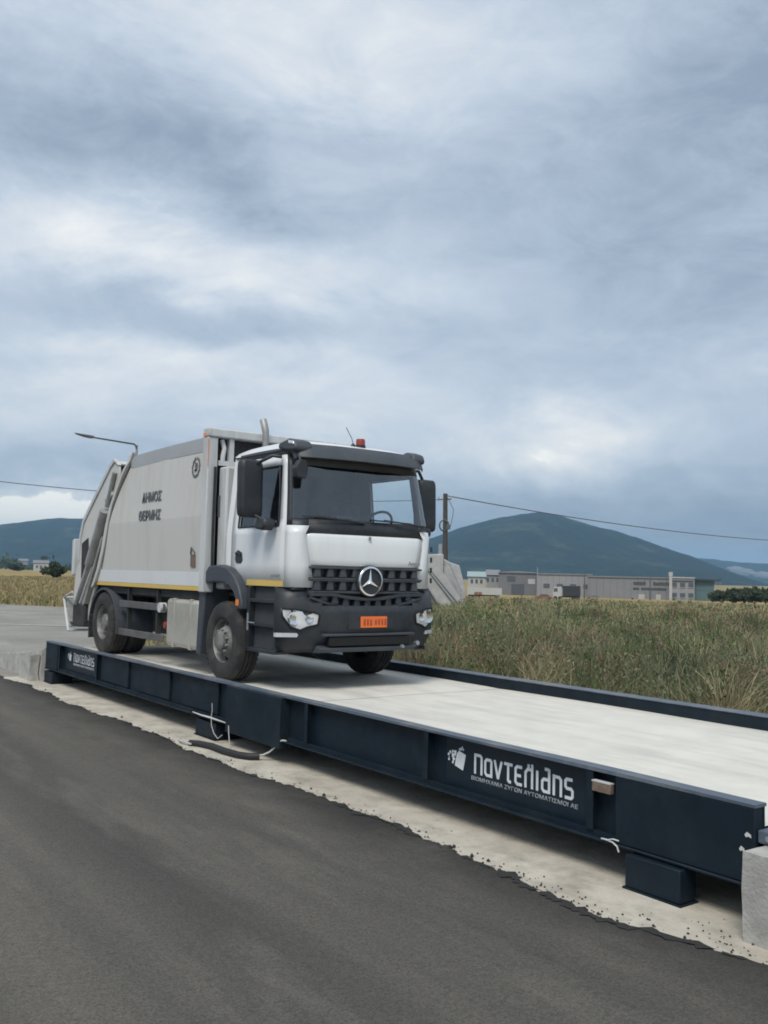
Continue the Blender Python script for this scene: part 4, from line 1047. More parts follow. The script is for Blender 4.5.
# rear skin of the tailgate and hopper floor, across the width
m = MB(); path = [(-4.25, 3.25), (-4.44, 3.32), (-4.61, 3.23), (-5.87, 2.32), (-6.02, 2.04), (-6.07, 1.70)]
for x, z in path: m.v += [(x, -1.155, z), (x, 1.155, z)]
for i in range(len(path)-1): m.f.append((2*i, 2*i+1, 2*i+3, 2*i+2))
m.build('tailgate_skin', 'body_paint', T, solid=.03)
m = MB(); path = [(-6.28, 1.30), (-6.28, .88), (-5.9, .57), (-5.45, .52), (-5.15, 1.05)]
for x, z in path: m.v += [(x, -1.155, z), (x, 1.155, z)]
for i in range(len(path)-1): m.f.append((2*i, 2*i+1, 2*i+3, 2*i+2))
m.build('hopper_floor', 'dirty_steel', T, solid=.03)
MB().prism([(-5.9, 2.2), (-5.7, 2.0), (-5.3, 1.2), (-5.5, 1.1), (-5.9, 1.8)], -1.14, 1.14).build('packer_blade', 'chassis', T)
MB().box(-6.36, -6.26, -1.15, 1.15, 1.18, 1.30).build('bin_lift_bar', 'dirty_steel', T, bevel=.02)
MB().box(-5.9, -5.5, -1.0, 1.0, .32, .50).build('rear_underrun', 'chassis', T, bevel=.02)
# ================================================================== FOLIAGE HELPERS
def set_tint(me, cols):
    at = me.color_attributes.new('tint', 'FLOAT_COLOR', 'POINT')
    c = np.ones((len(cols), 4), np.float32); c[:, :3] = cols; at.data.foreach_set('color', c.ravel())
def raw_mesh(name, V, Q, mat, cols, parent=None):
    me = bpy.data.meshes.new(name); n, k = len(V), len(Q)
    me.vertices.add(n); me.vertices.foreach_set('co', np.asarray(V, np.float32).ravel())
    me.loops.add(k*4); me.loops.foreach_set('vertex_index', np.asarray(Q, np.int32).ravel())
    me.polygons.add(k); me.polygons.foreach_set('loop_start', np.arange(0, 4*k, 4, dtype=np.int32))
    me.update(calc_edges=True); set_tint(me, cols); me.materials.append(MAT[mat])
    o = bpy.data.objects.new(name, me); COL.objects.link(o)
    if parent is not None: o.parent = parent
    return o
def blades(name, base, h, w, lean, ang, cols, prof, mat='blades'):
    """bent tapering blades; prof = width factors at 4 levels"""
    n = len(base); T_ = np.array([0, .42, .78, 1.]); V = np.zeros((n, 4, 2, 3))
    la = rng.uniform(0, 2*PI, n); side = np.stack([np.cos(ang), np.sin(ang), np.zeros(n)], 1)
    ld = np.stack([np.cos(la), np.sin(la), np.zeros(n)], 1)
    for i, t in enumerate(T_):
        c = base + ld*(lean*h*t**2)[:, None]; c[:, 2] += h*t*(1-.25*lean*t)
        ww = (w*prof[i]*.5)[:, None]*side
        V[:, i, 0] = c-ww; V[:, i, 1] = c+ww
    b = np.arange(n)[:, None]*8
    Q = np.concatenate([b+np.array([[2*i, 2*i+1, 2*i+3, 2*i+2]]) for i in range(3)], 0)
    C = np.repeat(cols[:, None, :], 8, 1)
    return V.reshape(-1, 3), Q, C.reshape(-1, 3)
def leaf_quads(cen, size, cols, flat=.0):
    n = len(cen); u = rng.normal(size=(n, 3)); u /= np.linalg.norm(u, axis=1)[:, None]
    w = rng.normal(size=(n, 3)); w -= u*(u*w).sum(1)[:, None]; w /= np.linalg.norm(w, axis=1)[:, None]
    s = size[:, None]; V = np.stack([cen-u*s, cen+w*s*.55, cen+u*s, cen-w*s*.55], 1)
    return V.reshape(-1, 3), np.arange(4*n).reshape(n, 4), np.repeat(cols[:, None, :], 4, 1).reshape(-1, 3)
def tree(name, loc, H, R, label, col, cat='tree', group=None, nleaf=1400, leaf=.22, trunk=.25, seed=1):
    r_ = np.random.default_rng(seed); root = empty(name, loc); tag(root, label, cat, group)
    tr = MB(); th = H*trunk
    tr.tube([(0, 0, -.3), (.02*H, 0, th), (.0, .02*H, H*.62)], [.035*H, .028*H, .01*H], 8)
    for k in range(5):
        a = 2*PI*k/5+r_.random(); z0 = th*(.8+.5*r_.random())
        tr.tube([(0, 0, z0), (.35*R*math.cos(a), .35*R*math.sin(a), z0+.2*H), (.7*R*math.cos(a), .7*R*math.sin(a), z0+.35*H)], [.016*H, .01*H, .005*H], 6)
    tr.build('trunk', 'bark', root, smooth=50)
    nc = 14; cl = r_.normal(size=(nc, 3)); cl /= np.linalg.norm(cl, axis=1)[:, None]; cl *= (r_.random(nc)**.5)[:, None]*.72
    cr_ = r_.uniform(.25, .5, nc); idx = r_.integers(0, nc, nleaf)
    g = r_.normal(size=(nleaf, 3)); g /= np.linalg.norm(g, axis=1)[:, None]; g *= (r_.random(nleaf)**.4)[:, None]
    P = cl[idx]+g*cr_[idx][:, None]
    P = P*np.array([R, R, (H-th)*.5])+np.array([0, 0, th+(H-th)*.5])
    P[:, 2] = np.maximum(P[:, 2], .05)
    C = np.array(col)[None]*(r_.uniform(.6, 1.35, nleaf)*(.75+.5*r_.random(nc)[idx]))[:, None]
    V, Q, Cc = leaf_quads(P, r_.uniform(.6, 1.3, nleaf)*leaf*R, C)
    raw_mesh('crown', V, Q, 'leaves', Cc, root)
    return root

# ================================================================== HILLS AND FAR LAND
def forest_material():
    m = bpy.data.materials.new('hill_forest'); m.use_nodes = True; n = m.node_tree.nodes; l = m.node_tree.links; b = n['Principled BSDF']
    b.inputs['Roughness'].default_value = .95; b.inputs['Specular IOR Level'].default_value = .05
    co = n.new('ShaderNodeTexCoord'); t = n.new('ShaderNodeTexNoise'); t.inputs['Scale'].default_value = .009; t.inputs['Detail'].default_value = 10; t.inputs['Roughness'].default_value = .68
    l.new(co.outputs['Object'], t.inputs[0]); r = n.new('ShaderNodeValToRGB'); l.new(t.outputs[0], r.inputs[0])
    r.color_ramp.elements[0].position = .36; r.color_ramp.elements[0].color = (.009, .015, .009, 1)
    r.color_ramp.elements[1].position = .72; r.color_ramp.elements[1].color = (.085, .088, .052, 1)
    r.color_ramp.elements.new(.55).color = (.016, .024, .013, 1)
    l.new(r.outputs[0], b.inputs['Base Color'])
    t2 = n.new('ShaderNodeTexNoise'); t2.inputs['Scale'].default_value = .03; t2.inputs['Detail'].default_value = 6; l.new(co.outputs['Object'], t2.inputs[0])
    bp = n.new('ShaderNodeBump'); bp.inputs['Strength'].default_value = .8; bp.inputs['Distance'].default_value = 12; l.new(t2.outputs[0], bp.inputs['Height']); l.new(bp.outputs[0], b.inputs['Normal'])
    MAT['hill_forest'] = m
forest_material()
from mathutils import noise as mnoise
def hill(prof, D0, depth, zb, na=150, nt_=26, rough=1.):
    """ridge from (bearing deg, summit height m) pairs at distance D0, sloping off fore and aft"""
    m = MB(); A0, A1 = prof[0][0], prof[-1][0]; xs_ = [p[0] for p in prof]; hs = [p[1] for p in prof]
    for i in range(na+1):
        a = A0+(A1-A0)*i/na; hgt = float(np.interp(a, xs_, hs))
        for j in range(nt_+1):
            t = -1+2*j/nt_; d = hdir(a); r = D0+t*depth; p = Vector((CAM.x+d.x*r, CAM.y+d.y*r, 0))
            k = math.cos(t*PI/2)**1.25
            nz = mnoise.fractal(Vector((p.x/420, p.y/420, 1.3)), .9, 2.1, 5)
            nz2 = mnoise.fractal(Vector((p.x/60, p.y/60, 4.3)), .9, 2.1, 4)
            z = hgt*k + (nz*.16*hgt*(1-k**4)*min(1, k*2) + nz2*3.2*min(1, k*3)*min(1, hgt/40))*rough
            m.v.append((p.x, p.y, zb-4+max(0, z)))
    for i in range(na):
        for j in range(nt_): m.f.append((i*(nt_+1)+j, (i+1)*(nt_+1)+j, (i+1)*(nt_+1)+j+1, i*(nt_+1)+j+1))
    o = m.build('hill', 'hill_forest', smooth=70); tag(o, kind='structure'); return o
def px_prof(pts, D0):
    out = []
    for u, v in pts:
        hy = 575.5+(u-384)*.0223; c = math.cos(math.atan((u-384)/930.3))
        out.append((math.degrees(math.atan((u-384)/930.3)), 9+(hy-v)/930.3*c*D0))
    return out
hill(px_prof([(255, 577), (330, 566), (390, 550), (426, 541), (446, 534), (470, 526), (497, 520), (513, 517.5), (530, 515), (543, 514.5), (556, 517), (572, 521), (602, 529), (625, 535), (646, 541.5), (673, 550.5), (701, 560), (737, 574), (768, 584), (800, 588), (900, 594)], 3600), 3600, 1300, -3)
hill(px_prof([(520, 580), (600, 572), (650, 562), (690, 558), (712, 559), (735, 562), (768, 564), (830, 558), (950, 570), (1050, 590)], 6000), 6000, 1000, -3, 100, 16)
hill(px_prof([(-260, 540), (-150, 530), (-60, 529), (0, 526), (30, 522), (60, 519.5), (100, 520), (150, 526), (220, 540), (300, 562), (360, 576)], 4300), 4300, 1400, -1)
# white cloud wisps lying on the far slope
m = bpy.data.materials.new('cloud_vapour'); m.use_nodes = True; n = m.node_tree.nodes; n.clear()
o_ = n.new('ShaderNodeOutputMaterial'); pv = n.new('ShaderNodeVolumePrincipled'); pv.inputs['Color'].default_value = (1, 1, 1, 1); pv.inputs['Density'].default_value = .028
m.node_tree.links.new(pv.outputs[0], o_.inputs['Volume']); MAT['cloud_vapour'] = m
for az_, d_, z_, rx, rz_, lab in ((21.0, 4700, 62, 62, 17, 'small white cloud wisp lying on the far slope, left and higher of two'), (22.3, 4700, 44, 70, 14, 'white cloud wisp trailing at the right edge on the far slope, lower of two')):
    bm = bmesh.new(); bmesh.ops.create_icosphere(bm, subdivisions=4, radius=1)
    c_ = away(az_, d_, z_); rt = Vector((hdir(az_).y, -hdir(az_).x, 0))
    for v in bm.verts:
        k = 1+.55*mnoise.fractal(v.co*1.7+Vector((az_, 0, 0)), .9, 2.1, 4); q = v.co*k
        v.co = rt*(q.x*rx)+hdir(az_)*(q.y*rx*.6)+Vector((0, 0, q.z*rz_-q.x*rz_*.55))
    me = bpy.data.meshes.new('low_cloud'); bm.to_mesh(me); bm.free(); me.materials.append(MAT['cloud_vapour'])
    o = bpy.data.objects.new('low_cloud', me); COL.objects.link(o); o.location = c_
    tag(o, lab, 'cloud', 'wisps on the far slope')

# ================================================================== FAR BUILDINGS (x = across the view, y = away)
def site(name, az_deg, dist, label, cat, group=None):
    p = away(az_deg, dist); z = ground_z(p.x, p.y)
    o = empty(name, (p.x, p.y, z), math.radians(53.75-az_deg)); tag(o, label, cat, group); return o
def azu(u): return math.degrees(math.atan((u-384)/930.3))
r_ = random.Random(21)
# brown-grey warehouse
D_ = 300; k = D_/930.3
b = site('warehouse', azu(519), D_, 'dark grey-brown warehouse behind the field, left of the paler sheds', 'building')
MB().box(-19*k, 19*k, 0, 30, -.5, 7.0).build('wall', 'wall_brown', b)
MB().prism([(-19.6*k, 7.0), (19.6*k, 7.0), (19.6*k, 7.25), (0, 7.7), (-19.6*k, 7.25)], -.4, 30.4).build('roof', 'roof_grey', b)
for x0, x1, z0, z1 in ((-3.4, -.8, 4.4, 6.0), (-2, 2, 0, 3.5)): MB().box(x0, x1, -.12, -.02, z0, z1).build('window', 'window_dark', b)
MB().box(3.2, 5.4, -.12, -.02, 3.6, 5.2).build('wall_panel', 'wall_white', b)
# pale warehouse with the dark trailer in front
b = site('warehouse', azu(566), D_-8, 'pale grey flat-roofed warehouse directly behind the parked dark trailer', 'building')
MB().box(-26*k, 25*k, 0, 28, -.5, 6.7).build('wall', 'wall_light', b)
MB().box(-26.5*k, 25.5*k, -.3, 28.3, 6.7, 7.1).build('roof', 'roof_grey', b)
for i in range(4): MB().box(-6.5+4*i, -4.6+4*i, -.1, -.02, 2.6, 3.9).build('window', 'window_dark', b)
for i in range(9): MB().box(-26*k+1+i*1.9, -26*k+1.14+i*1.9, -.06, -.01, 0, 6.7).build('cladding_rib', 'wall_grey', b)
# long grey warehouse with two lines of sign letters
b = site('warehouse', azu(631), D_-12, 'long grey warehouse with two lines of dark sign lettering on its wall', 'building')
kk = (D_-12)/930.3
MB().box(-40*kk, 38*kk, 0, 32, -.5, 6.2).build('wall', 'wall_grey', b)
MB().box(-40.4*kk, 38.4*kk, -.3, 32.3, 6.2, 6.6).build('parapet', 'roof_grey', b)
for i in range(12): MB().box(-40*kk+.6+i*2.0, -40*kk+.72+i*2.0, -.06, -.01, 0, 6.2).build('cladding_rib', 'wall_brown', b)
x = 1.0
while x < 10.9:
    w = r_.uniform(.35, .6)
    if not (4.4 < x < 6.0): MB().box(x, x+w, -.14, -.02, 4.15+.1*r_.random(), 5.3-.35*r_.random()).build('sign_letter', 'sign_dark', b)
    x += w+.14
x = .9
while x < 10.5:
    w = r_.uniform(.35, .7); MB().box(x, x+w, -.14, -.02, 2.75, 3.45-.15*r_.random()).build('sign_letter', 'sign_dark', b); x += w+(.12 if r_.random() < .85 else .7)
for x0, x1, z1 in ((2.4, 4.2, 1.4), (7.4, 8.8, 1.5)): MB().box(x0, x1, -.1, -.02, 0, z1).build('door', 'wall_white', b)
# office block, pylon and glass front
b = site('office_block', azu(683), D_-14, 'pale office block with dark windows right of the lettered warehouse', 'building')
MB().box(-11*kk, 11*kk, 0, 20, -.5, 6.4).build('wall', 'wall_light', b); MB().box(-11.4*kk, 11.4*kk, -.3, 20.3, 6.4, 6.75).build('parapet', 'wall_white', b)
for i in range(3):
    for z in (.8, 3.8):
        f = MB().box(-2.9+2.3*i, -1.5+2.3*i, -.1, -.02, z, z+1.3).build('window', 'window_dark', b)
        MB().box(-3.0+2.3*i, -1.4+2.3*i, -.2, -.02, z-.14, z-.02).build('sill', 'wall_white', f)
MB().box(-3.1, 3.1, -.12, -.02, 5.35, 5.75).build('sign_band', 'sign_dark', b)
o = site('sign_pylon', azu(671.5), D_-20, 'slim white pylon between the lettered warehouse and the office block', 'pylon')
MB().box(-.4, .4, 0, .4, -.4, 7.9).build('mast', 'wall_white', o); MB().box(-.55, .55, -.05, .45, 6.9, 8.1).build('head_panel', 'wall_white', o)
b = site('glass_showroom', azu(706), D_-10, 'teal glass-fronted showroom under a dark flat roof at the right', 'building')
MB().box(-10*kk, 8*kk, .2, 16, -.4, 5.9).build('wall', 'wall_grey', b)
for i in range(5):
    for j in range(2):
        MB().box(-10*kk+.1+i*1.08, -10*kk+1.08+i*1.08, .05, .19, .1+j*2.9, 2.9+j*2.9).build('glass_pane', 'teal_glass', b)
MB().box(-10.6*kk, 14*kk, -1.2, 16.4, 5.9, 6.3).build('roof', 'sign_dark', b)
for i in range(2): MB().box(9.5*kk+i*1.1, 9.5*kk+.15+i*1.1, -.9, -.75, -.4, 5.9).build('column', 'wall_light', b)
# low houses at the left of the sheds
for i, (u, w, h, dd, rm, lab) in enumerate(((478, 17, 5.6, 340, 'roof_teal', 'low house with a pale green roof behind the shelter'), (494, 12, 6.3, 330, 'roof_grey', 'small house with a grey roof between green-roofed house and brown warehouse'))):
    q = dd/930.3; b = site('house', azu(u), dd, lab, 'house')
    MB().box(-w/2*q, w/2*q, 0, 8, -.5, h).build('wall', 'wall_white' if i == 0 else 'wall_light', b)
    MB().prism([(-.5, h), (4, h+1.9), (8.5, h)], -w/2*q-.4, w/2*q+.4, 'x').build('roof', rm, b)
    for j in range(3): MB().box(-2.2+1.7*j, -1.3+1.7*j, -.08, -.02, h-2.4, h-1.0).build('window', 'window_dark', b)
# white trailer and articulated lorry parked at the sheds
t_ = site('box_trailer', azu(486), 210, 'long low white trailer parked left of the brown warehouse', 'trailer')
q = 210/930.3
MB().box(-17*q, 17*q, 0, 2.4, 1.0, 2.55).build('box', 'wall_white', t_); MB().box(-16*q, 15*q, .3, 2.1, .7, 1.0).build('chassis', 'chassis', t_)
for x in (-2.6, -1.4, 2.6): MB().lathe([(0, .1), (.45, .1), (.45, .4), (0, .4)], (x, 0, .45), 'y', 14).build('wheel', 'rubber', t_)
MB().box(-2.2, -.6, -.15, -.01, 1.0, 1.6).build('side_box', 'brick_red', t_)
t_ = site('articulated_lorry', azu(567), 235, 'black curtain-sided lorry with a white cab parked before the pale warehouse', 'lorry')
q = 235/930.3
MB().box(-3*q, 14*q, 0, 2.5, 1.05, 3.6).build('curtain_box', 'trailer_black', t_, bevel=.05)
MB().prism([(-12.5*q, .6), (-12.5*q, 2.2), (-11.5*q, 3.2), (-4*q, 3.3), (-4*q, .6)], .1, 2.4).build('cab', 'wall_white', t_, bevel=.08)
MB().prism([(-11.9*q, 2.1), (-11.2*q, 2.95), (-8*q, 2.95), (-8*q, 2.1)], .04, .1).build('cab_window', 'window_dark', t_)
MB().box(-12*q, 13.5*q, .3, 2.2, .75, 1.05).build('chassis', 'chassis', t_)
for x in (-10*q, -5.5*q, 7*q, 9.2*q, 11.4*q): MB().lathe([(0, .05), (.5, .05), (.5, .4), (0, .4)], (x, 0, .5), 'y', 16).build('wheel', 'rubber', t_)
t_ = site('parked_car', azu(545), 225, 'small dark red car parked left of the black lorry', 'car')
MB().prism([(-2.0, .35), (-2.05, .85), (-1.3, .98), (-.7, 1.45), (.9, 1.45), (1.6, .95), (2.05, .85), (2.0, .35)], 0, 1.7).build('body', 'brick_red', t_, bevel=.06)
MB().prism([(-1.05, 1.0), (-.6, 1.37), (.8, 1.37), (1.35, 1.0)], -.02, .02).build('window', 'window_dark', t_)
for x in (-1.3, 1.3): MB().lathe([(0, -.03), (.32, -.03), (.32, .2), (0, .2)], (x, 0, .32), 'y', 14).build('wheel', 'rubber', t_)
# thin dark masts among the sheds
for u, dd, h, lab in ((651, 270, 9.0, 'thin dark mast in front of the lettered warehouse'), (585.5, 270, 7.2, 'thin dark mast between the pale and the lettered warehouse'), (538.5, 262, 8.5, 'thin pale mast at the corner of the brown and pale warehouses')):
    o = site('mast', azu(u), dd, lab, 'mast'); MB().tube([(0, 0, -.4), (0, 0, h)], [.22, .12], 8).build('pole', 'lamp_dark' if 'dark mast' in lab else 'galvanised', o)
    MB().tube([(-.5, 0, h-.4), (.5, 0, h-.4)], .06, 6).build('cross_arm', 'lamp_dark', o)
# trees beyond the showroom
for i, (u, dd, H, R) in enumerate(((722, 250, 3.6, 3.4), (733, 230, 4.0, 3.6), (744, 255, 4.6, 4.0), (755, 225, 4.2, 3.6), (766, 240, 4.8, 4.2), (779, 230, 4.4, 4.0))):
    p = away(azu(u), dd); ordn = ['leftmost of the dark trees right of the glass showroom', 'second dark tree right of the glass showroom', 'third dark tree right of the glass showroom', 'fourth dark tree right of the glass showroom', 'dark tree at the right edge of the picture, beyond the weeds', 'dark tree just beyond the right edge, last of the row'][i]
    tree('tree', (p.x, p.y, ground_z(p.x, p.y)), H-.2, R, ordn, (.060, .080, .045), 'tree', 'trees right of the showroom', 800, .16, .15, 40+i)
# left background: bush, tree belt, white farm building
p = away(azu(57), 205); tree('bush', (p.x, p.y, -.04), 3.5, 2.7, 'rounded dark green bush in the golden field left of the truck', (.05, .066, .03), 'bush', None, 2200, .12, .03, 3)
p = away(azu(20), 520); tree('bush', (p.x, p.y, -.04), 4.2, 5, 'low dark bush far across the golden field, near the left edge', (.045, .06, .03), 'bush', None, 700, .15, .1, 5)
b = site('farm_building', azu(43), 640, 'low white farm building far across the field at the left', 'building')
MB().box(-4.6, 4.6, 0, 8, -.5, 5.2).build('wall', 'wall_white', b); MB().prism([(-.5, 5.2), (4, 7.0), (8.5, 5.2)], -5, 5, 'x').build('roof', 'roof_grey', b)
for j in range(3): MB().box(-3+2.4*j, -1.8+2.4*j, -.1, -.02, 2, 3.6).build('window', 'window_dark', b)
b = site('farm_building', azu(24), 900, 'tiny pale farm house among the far trees at the left', 'building')
MB().box(-3, 5, 0, 8, -.5, 8).build('wall', 'wall_light', b); MB().prism([(-.5, 8), (4, 10), (8.5, 8)], -3.4, 5.4, 'x').build('roof', 'roof_grey', b)
n_ = 9000; azs = rng.uniform(-34, -3, n_); ds = rng.uniform(780, 1300, n_); zz_ = np.abs(rng.normal(0, 1, n_))*2.2*(1+.9*np.sin(azs*3.1)+.4*np.sin(azs*9))+rng.uniform(0, 3.5, n_)
ang_ = np.radians(53.75-azs); P = np.stack([CAM.x-np.sin(ang_)*ds, CAM.y+np.cos(ang_)*ds, np.clip(zz_, .2, 13)], 1)
V, Q, C = leaf_quads(P, rng.uniform(1.2, 2.6, n_), np.array([[.055, .075, .045]])*rng.uniform(.6, 1.4, n_)[:, None])
o = raw_mesh('far_tree_belt', V, Q, 'leaves', C); tag(o, 'dark belt of far trees below the left hill', 'trees', kind='stuff')

# ================================================================== STREET LAMP, UTILITY POLES, WIRES, SHELTER
base = away(-15.05, 52); tip = away(-18.60, 49.6, 8.82); topz = 8.84
sl_ = empty('street_lamp', (base.x, base.y, -.04)); tag(sl_, 'grey street lamp with one long arm standing behind the truck', 'street lamp')
MB().tube([(0, 0, -.2), (0, 0, topz-.05), (0, 0, topz)], [.11, .06, .06], 12).build('post', 'galvanised', sl_, smooth=50)
d = Vector((tip.x-base.x, tip.y-base.y, 0)); Ld = d.length; d.normalize()
MB().tube([(0, 0, topz-.28), tuple(d*.06+Vector((0, 0, topz-.06))), tuple(d*.2+Vector((0, 0, topz+.03))), tuple(d*(Ld*.72)+Vector((0, 0, topz+.04)))], [.05, .05, .048, .042], 10).build('arm', 'lamp_dark', sl_, smooth=50)
nrm = Vector((-d.y, d.x, 0)); hd = MB()
for t, w, z0, z1 in ((.70, .07, .0, .09), (.74, .13, -.02, .12), (.82, .17, .0, .12), (.93, .15, .05, .12), (1.0, .06, .10, .135)):
    c = d*(Ld*t)
    hd.v += [tuple(c-nrm*w+Vector((0, 0, topz+z0))), tuple(c+nrm*w+Vector((0, 0, topz+z0))), tuple(c+nrm*w*.7+Vector((0, 0, topz+z1))), tuple(c-nrm*w*.7+Vector((0, 0, topz+z1)))]
for i in range(4):
    for q in range(4): hd.f.append((i*4+q, i*4+(q+1) % 4, (i+1)*4+(q+1) % 4, (i+1)*4+q))
hd.f += [(0, 1, 2, 3), (19, 18, 17, 16)]
hd.build('lamp_head', 'lamp_dark', sl_, bevel=.02)
p1 = away(3.87, 64); z1_ = ground_z(p1.x, p1.y)
up = empty('utility_pole', (p1.x, p1.y, z1_), math.radians(50)); tag(up, 'wooden utility pole with a coiled cable standing in the weeds right of the truck', 'utility pole', 'utility poles along the field')
HP = 7.75-z1_
MB().tube([(0, 0, -.4), (-.06, 0, HP*.5), (-.12, 0, HP)], [.20, .175, .15], 12).build('post', 'wood_pole', up, smooth=50)
MB().tube([(-.62, 0, HP-.42), (.30, 0, HP-.36)], .05, 8).build('cross_arm', 'lamp_dark', up)
for x in (-.58, .26):
    MB().lathe([(.0, 0), (.05, .0), (.065, .06), (.045, .1), (.055, .15), (0, .18)], (x, 0, HP-.36), 'z', 10).build('insulator', 'wall_white', up)
cl_ = MB()
for k in range(3): cl_.tube([(-.16+(.30+.02*k)*math.cos(a), -.18+.03*k, 5.72+(.36+.02*k)*math.sin(a)) for a in [2*PI*i/24 for i in range(24)]], .035, 6, closed=True)
cl_.build('cable_coil', 'wire', up, smooth=50)
MB().tube([(.0, -.05, HP-.2), (.45, -.2, HP-1.1), (.42, -.22, 6.4), (.25, -.2, 5.6)], .022, 6).build('drop_cable', 'wire', up, smooth=50)
MB().box(-.02, .26, -.34, -.16, 5.45, 5.75).build('junction_box', 'lamp_dark', up)
P22 = away(22.4, 97); p2 = p1+(P22-p1)*1.55; z2_ = ground_z(p2.x, p2.y)
up2 = copy_tree(up); up2.location = (p2.x, p2.y, z2_); tag(up2, 'wooden utility pole beyond the right edge of the picture, down the line', 'utility pole')
p3 = away(-31, 66); up3 = copy_tree(up); up3.location = (p3.x, p3.y, -.04); tag(up3, 'wooden utility pole beyond the left edge of the picture, across the road', 'utility pole')
def wire(a, b, sag, r, label):
    pts = [tuple(a.lerp(b, t)+Vector((0, 0, -sag*4*t*(1-t)))) for t in [i/24 for i in range(25)]]
    o = MB().tube(pts, r, 5).build('overhead_wire', 'wire'); tag(o, label, 'wire', 'overhead wires')
wt = lambda p, z, dz: Vector((p.x, p.y, z+HP-.2+dz))
wire(wt(p1, z1_, .05), wt(p2, z2_, .05), .9, .036, 'overhead wire running from the utility pole to the right edge')
wire(wt(p1, z1_, -.2), wt(p3, -.04, .75), 1.0, .026, 'overhead wire crossing the left sky behind the truck')
# white tarpaulin shelter behind the pole
pz = away(azu(447), 54); zg = ground_z(pz.x, pz.y)
sh = empty('tarpaulin_shelter', (pz.x, pz.y, zg), math.radians(53.75-azu(447))); tag(sh, 'patched white tarpaulin shelter with slanting poles behind the utility pole', 'shelter')
s0 = [(-3.2, -.1), (-3.2, 3.35), (-.15, 3.45), (.25, 2.98), (.78, 2.82), (1.15, 1.45), (1.2, -.1)]
def tarp_poly(name, poly, y, mat='tarp_white', th=.05): return MB().prism(poly, y, y+th).build(name, mat, sh)
MB().prism([(-3.2, -.1), (-3.2, 3.35), (-.15, 3.45), (-.15, -.1)], .0, 3.2).build('tarpaulin', 'tarp_white', sh, bevel=.06)
MB().prism([(-.148, -.1), (-.148, 3.2), (.25, 2.98), (.78, 2.82), (1.15, 1.45), (1.2, -.1)], .3, 3.0).build('tarpaulin', 'tarp_white', sh, bevel=.05)
for x0, z0, x1, z1, r in ((-1.35, 2.95, .95, .1, .06), (-.95, 2.6, 1.15, .2, .035), (-1.6, 2.4, -.2, .3, .05), (.2, 2.9, .95, 1.3, .03)):
    MB().tube([(x0, -.18, z0), (x1, -.24, z1)], r, 8).build('slanting_pole', 'galvanised', sh)
MB().prism([(-1.5, 2.3), (-.5, 2.9), (.9, .9), (-.1, .25)], -.14, -.09).build('tarpaulin_flap', 'tarp_white', sh)
MB().prism([(-2.6, .0), (-2.6, 2.1), (-1.35, 2.3), (-.2, .6), (-.2, .0)], -.06, -.01).build('shelter_opening', 'wall_brown', sh)
MB().prism([(-.45, 3.4), (-.45, 4.05), (-.25, 4.05), (-.25, 3.4)], .5, .7).build('vent_pipe', 'galvanised', sh)

# ================================================================== WEEDS AND DRY GRASS
yp = np.array(yard)
def in_yard(x, y):
    inside = np.zeros(len(x), bool); n = len(yp)
    for i in range(n):
        x0, y0 = yp[i]; x1, y1 = yp[(i+1) % n]
        c = ((y0 > y) != (y1 > y)) & (x < (x1-x0)*(y-y0)/(y1-y0+1e-9)+x0); inside ^= c
    return inside
def patch(x, y, s, o):
    return (np.sin(x*s+o+1.7*np.sin(y*s*.7+o))+np.sin(y*s*1.3+2.1*o+1.3*np.sin(x*s*.9))+.7*np.sin((x+y)*s*2.3+o))/2.7
def ground_z_np(x, y): return np.array([ground_z(a, b) for a, b in zip(x, y)])
def spots(N, d0, d1, a0, a1):
    d = np.exp(rng.uniform(math.log(d0), math.log(d1), N)); a = np.radians(53.75-rng.uniform(a0, a1, N))
    x = CAM.x-np.sin(a)*d; y = CAM.y+np.cos(a)*d
    ok = (y > 3.78)&~in_yard(x, y)&~((x < 20)&(x > -5.8)&(y < 3.78)); return x[ok], y[ok], d[ok]
allV, allQ, allC = [], [], []; off = 0
def put(V, Q, C):
    global off
    allV.append(V); allQ.append(Q+off); allC.append(C); off += len(V)
GREEN = np.array([.120, .158, .058]); DEEP = np.array([.080, .100, .052]); STRAW = np.array([.300, .255, .150]); GOLD = np.array([.36, .285, .15]); RUST = np.array([.19, .125, .09]); SAGE = np.array([.160, .178, .108])
def mixcol(n, x, y, d):
    a = patch(x, y, .55, .3); b2 = patch(x, y, .23, 2.2); c = patch(x, y, 1.3, 4.1)
    u = rng.random(n)
    C = np.where((a+rng.normal(0, .35, n) > .15)[:, None], GREEN, SAGE)
    C = np.where((c+rng.normal(0, .25, n) > .55)[:, None], DEEP, C)
    C = np.where(((b2+rng.normal(0, .35, n)) > .62)[:, None], RUST, C)
    pdry = np.clip(.13+.28*np.clip((d-24)/40, 0, 1)-.30*a+.25*b2*(y > 12), .05, .85)
    C = np.where((u < pdry)[:, None], STRAW, C)
    far = np.clip((d-40)/16, 0, .95); C = np.where((rng.random(n) < far)[:, None], GOLD, C)
    return C*rng.uniform(.85, 1.7, n)[:, None]
# leafy blades
x, y, d = spots(175000, 9, 120, -16, 31)
n_ = len(x); hgt = (.44+.24*patch(x, y, .6, 1.1)+.18*patch(x, y, 1.9, .4))*rng.uniform(.5, 1.45, n_)*np.clip(.42+.11*(y-3.78), .42, 1.2); hgt = np.clip(hgt, .10, np.where(d > 22, .72, 1.1))
base = np.stack([x, y, ground_z_np(x, y)-.02], 1)
put(*blades('b', base, hgt, np.maximum(.0055, d*.00050)*rng.uniform(.6, 1.5, n_), rng.uniform(.2, 1.4, n_), rng.uniform(0, PI, n_), mixcol(n_, x, y, d), (.8, 1., .7, .08)))
